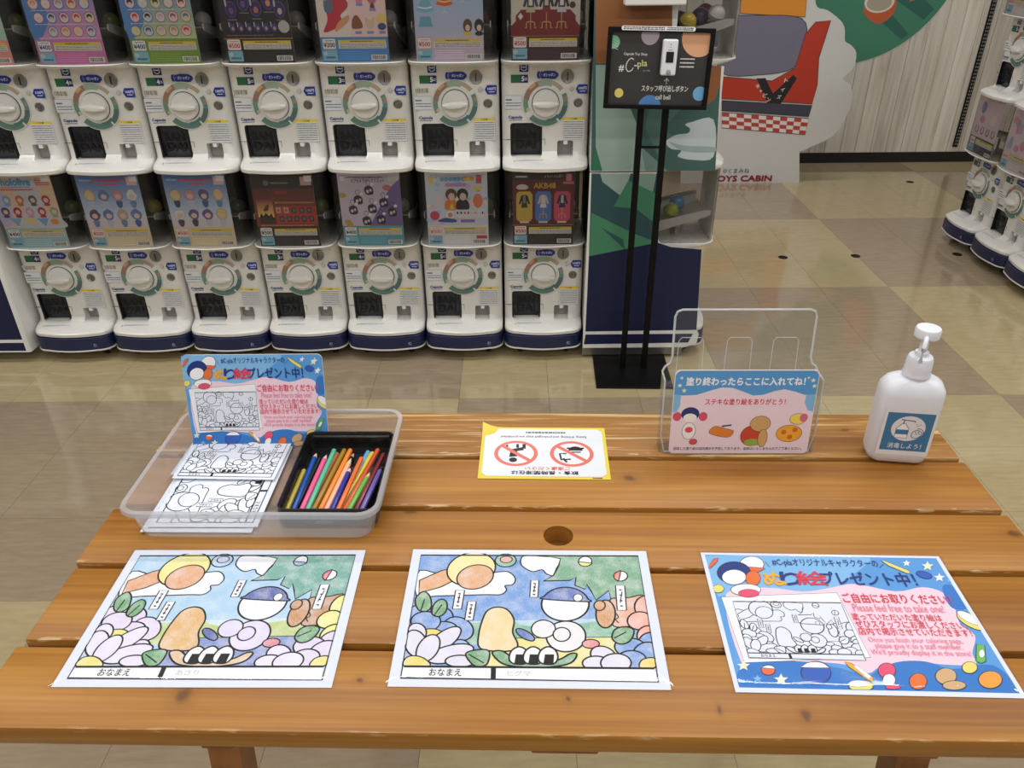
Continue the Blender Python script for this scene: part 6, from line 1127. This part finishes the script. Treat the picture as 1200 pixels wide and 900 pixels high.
pr.text('塗り終わったらここに入れてね！', -86, 112, 170, 13, C(240, 242, 246), .04); pr.text('ステキな塗り絵をありがとう！', -56, 81, 116, 10, C(206, 50, 70), .03)
def star5(x, y, r, c): pr.poly([(x + (r if i % 2 == 0 else r * .45) * math.sin(i * PI / 5), y + (r if i % 2 == 0 else r * .45) * math.cos(i * PI / 5)) for i in range(10)], c)
for a in ((-95, 112, 4), (-88, 104, 4), (-93, 124, 3), (95, 120, 4), (98, 111, 4), (88, 124, 2.5)): star5(*a, C(226, 232, 206))
# plain colour shapes in place of the printed figures
pr.poly(ell(-76, 66, 13, 11, 18), C(40, 54, 120), 0, .6); pr.poly(ell(-76, 60, 10, 7, 14), C(240, 238, 238)); pr.poly(ell(-76, 38, 10, 14, 16), C(240, 238, 240), 0, .6); pr.poly(ell(-76, 40, 6, 5, 10), C(222, 80, 96)); 
for x in (-95, -57): pr.poly(ell(x, 62, 6, 7, 12), C(222, 80, 110), 0, .5)
pr.poly(ell(-68, 20, 6, 5, 12), C(216, 80, 90), 0, .5)
pr.poly(smooth([(-46, 36), (-38, 46), (-22, 42), (-10, 38), (-16, 28), (-34, 30)]), C(222, 130, 60), 0, .6); pr.line([(-28, 46), (-14, 48)], 2.4, C(40, 54, 110))
pr.poly(ell(18, 30, 17, 17, 20), C(200, 72, 56), 0, .6); pr.poly(ell(20, 19, 13, 6, 14), C(150, 170, 80)); pr.poly(ell(28, 50, 15, 13, 18), C(206, 164, 110), 0, .6); pr.poly(ell(34, 26, 7, 15, 14), C(206, 164, 110), 0, .6)
pr.poly(ell(72, 34, 19, 14, 20), C(236, 168, 60), 0, .6); pr.poly(ell(82, 58, 12, 9, 16), C(240, 214, 100), 0, .6); pr.poly(ell(90, 60, 6, 7, 12), C(206, 110, 140))
for x, y in ((64, 36), (74, 28), (80, 40)): pr.ell(x, y, 4, 4, C(206, 110, 40), n=10)
pr.text('回収した塗り絵の店内掲示を予定しております。返却はいたしませんのでご了承ください。', -96, 6, 190, 5.2, C(70, 62, 76), .01)
pr.make('print', M['printg'], cd, (0, -.0009, 0), (PI / 2, 0, 0))

# ------------------------------------------------------------------ hand sanitiser
bt = tag(empty('sanitizer_bottle', (.5625, .962, TZ + .0004), (0, 0, -.14)), 'white pump bottle of hand sanitiser with blue label', 'bottle')
def brr(w, d, r, z): return [(x, y, z) for x, y in rrect(-w / 2, -d / 2, w / 2, d / 2, r, 6)]
BWD, BD = .086, .052
obj('body', G().loft([brr(BWD - .016, BD - .016, .012, 0), brr(BWD - .006, BD - .006, .016, .004), brr(BWD, BD, .018, .014), brr(BWD, BD, .018, .112), brr(BWD - .002, BD - .002, .018, .120), brr(BWD - .012, BD - .010, .018, .130), brr(BWD - .030, BD - .018, .015, .135), brr(.034, .030, .0145, .137), brr(.031, .030, .0149, .142)]), M['bottle'], bt, smooth=50)
obj('collar', G().lathe([(.0185, .139), (.019, .141), (.0178, .144), (.0178, .146), (.0172, .164), (.0155, .168), (.009, .170), (.009, .175), (.006, .176)], 28), M['bottle'], bt, smooth=40)
obj('pump_stem', G().lathe([(.0055, .172), (.0055, .200)], 16), M['bottle'], bt, smooth=40)
obj('pump_head', G().lathe([(.0135, .197), (.0165, .199), (.0168, .209), (.0155, .2115), (.008, .2118)], 28), M['bottle'], bt, smooth=40)
obj('nozzle', G().tube([(0, -.010, .203), (0, -.022, .203), (0, -.028, .200), (0, -.030, .194), (0, -.030, .172)], .0032, 12), M['bottle'], bt, (0, 0, 0), (0, 0, -.36), smooth=60)
lbp = Pr(6e-6); lbp.poly(rrect(-36, 18, 36, 98, 2), C(228, 230, 236)); lbp.rect(-32, 26, 32, 90, C(62, 122, 168)); lbp.ell(0, 64, 23, 21, C(226, 226, 232), n=36)
NV = C(40, 70, 110)
lbp.poly([(-16, 48), (-16, 64), (-12, 69), (-10, 72), (-5, 72), (-3, 69), (1, 64), (1, 48)], C(240, 242, 246), 0, .8, NV); lbp.rect(-16, 54, 1, 62, C(62, 122, 168)); lbp.line([(-8, 72), (-8, 77)], 1.4, NV); lbp.line([(-12, 79), (-6, 78), (6, 77), (7, 75)], 1.4, NV, 1)
lbp.line(smooth([(6, 54), (8, 60), (13, 62), (18, 60), (20, 56), (16, 50), (9, 49), (6, 54)], False), 1, NV); lbp.line([(10, 60), (14, 54)], .8, NV); lbp.line([(14, 61), (17, 55)], .8, NV); lbp.line(smooth([(12, 64), (16, 65), (21, 61), (22, 57)], False), .9, NV)
for x, y in ((9, 72), (12, 70), (10, 69), (14, 72)): lbp.line([(x, y), (x + 2, y - .6)], .7, NV)
lbp.text('消毒しよう！', -22, 30, 46, 9, C(228, 232, 238), .01)
lbp.make('label', M['printg'], bt, (0, -BD / 2 - .0003, 0), (PI / 2, 0, 0))
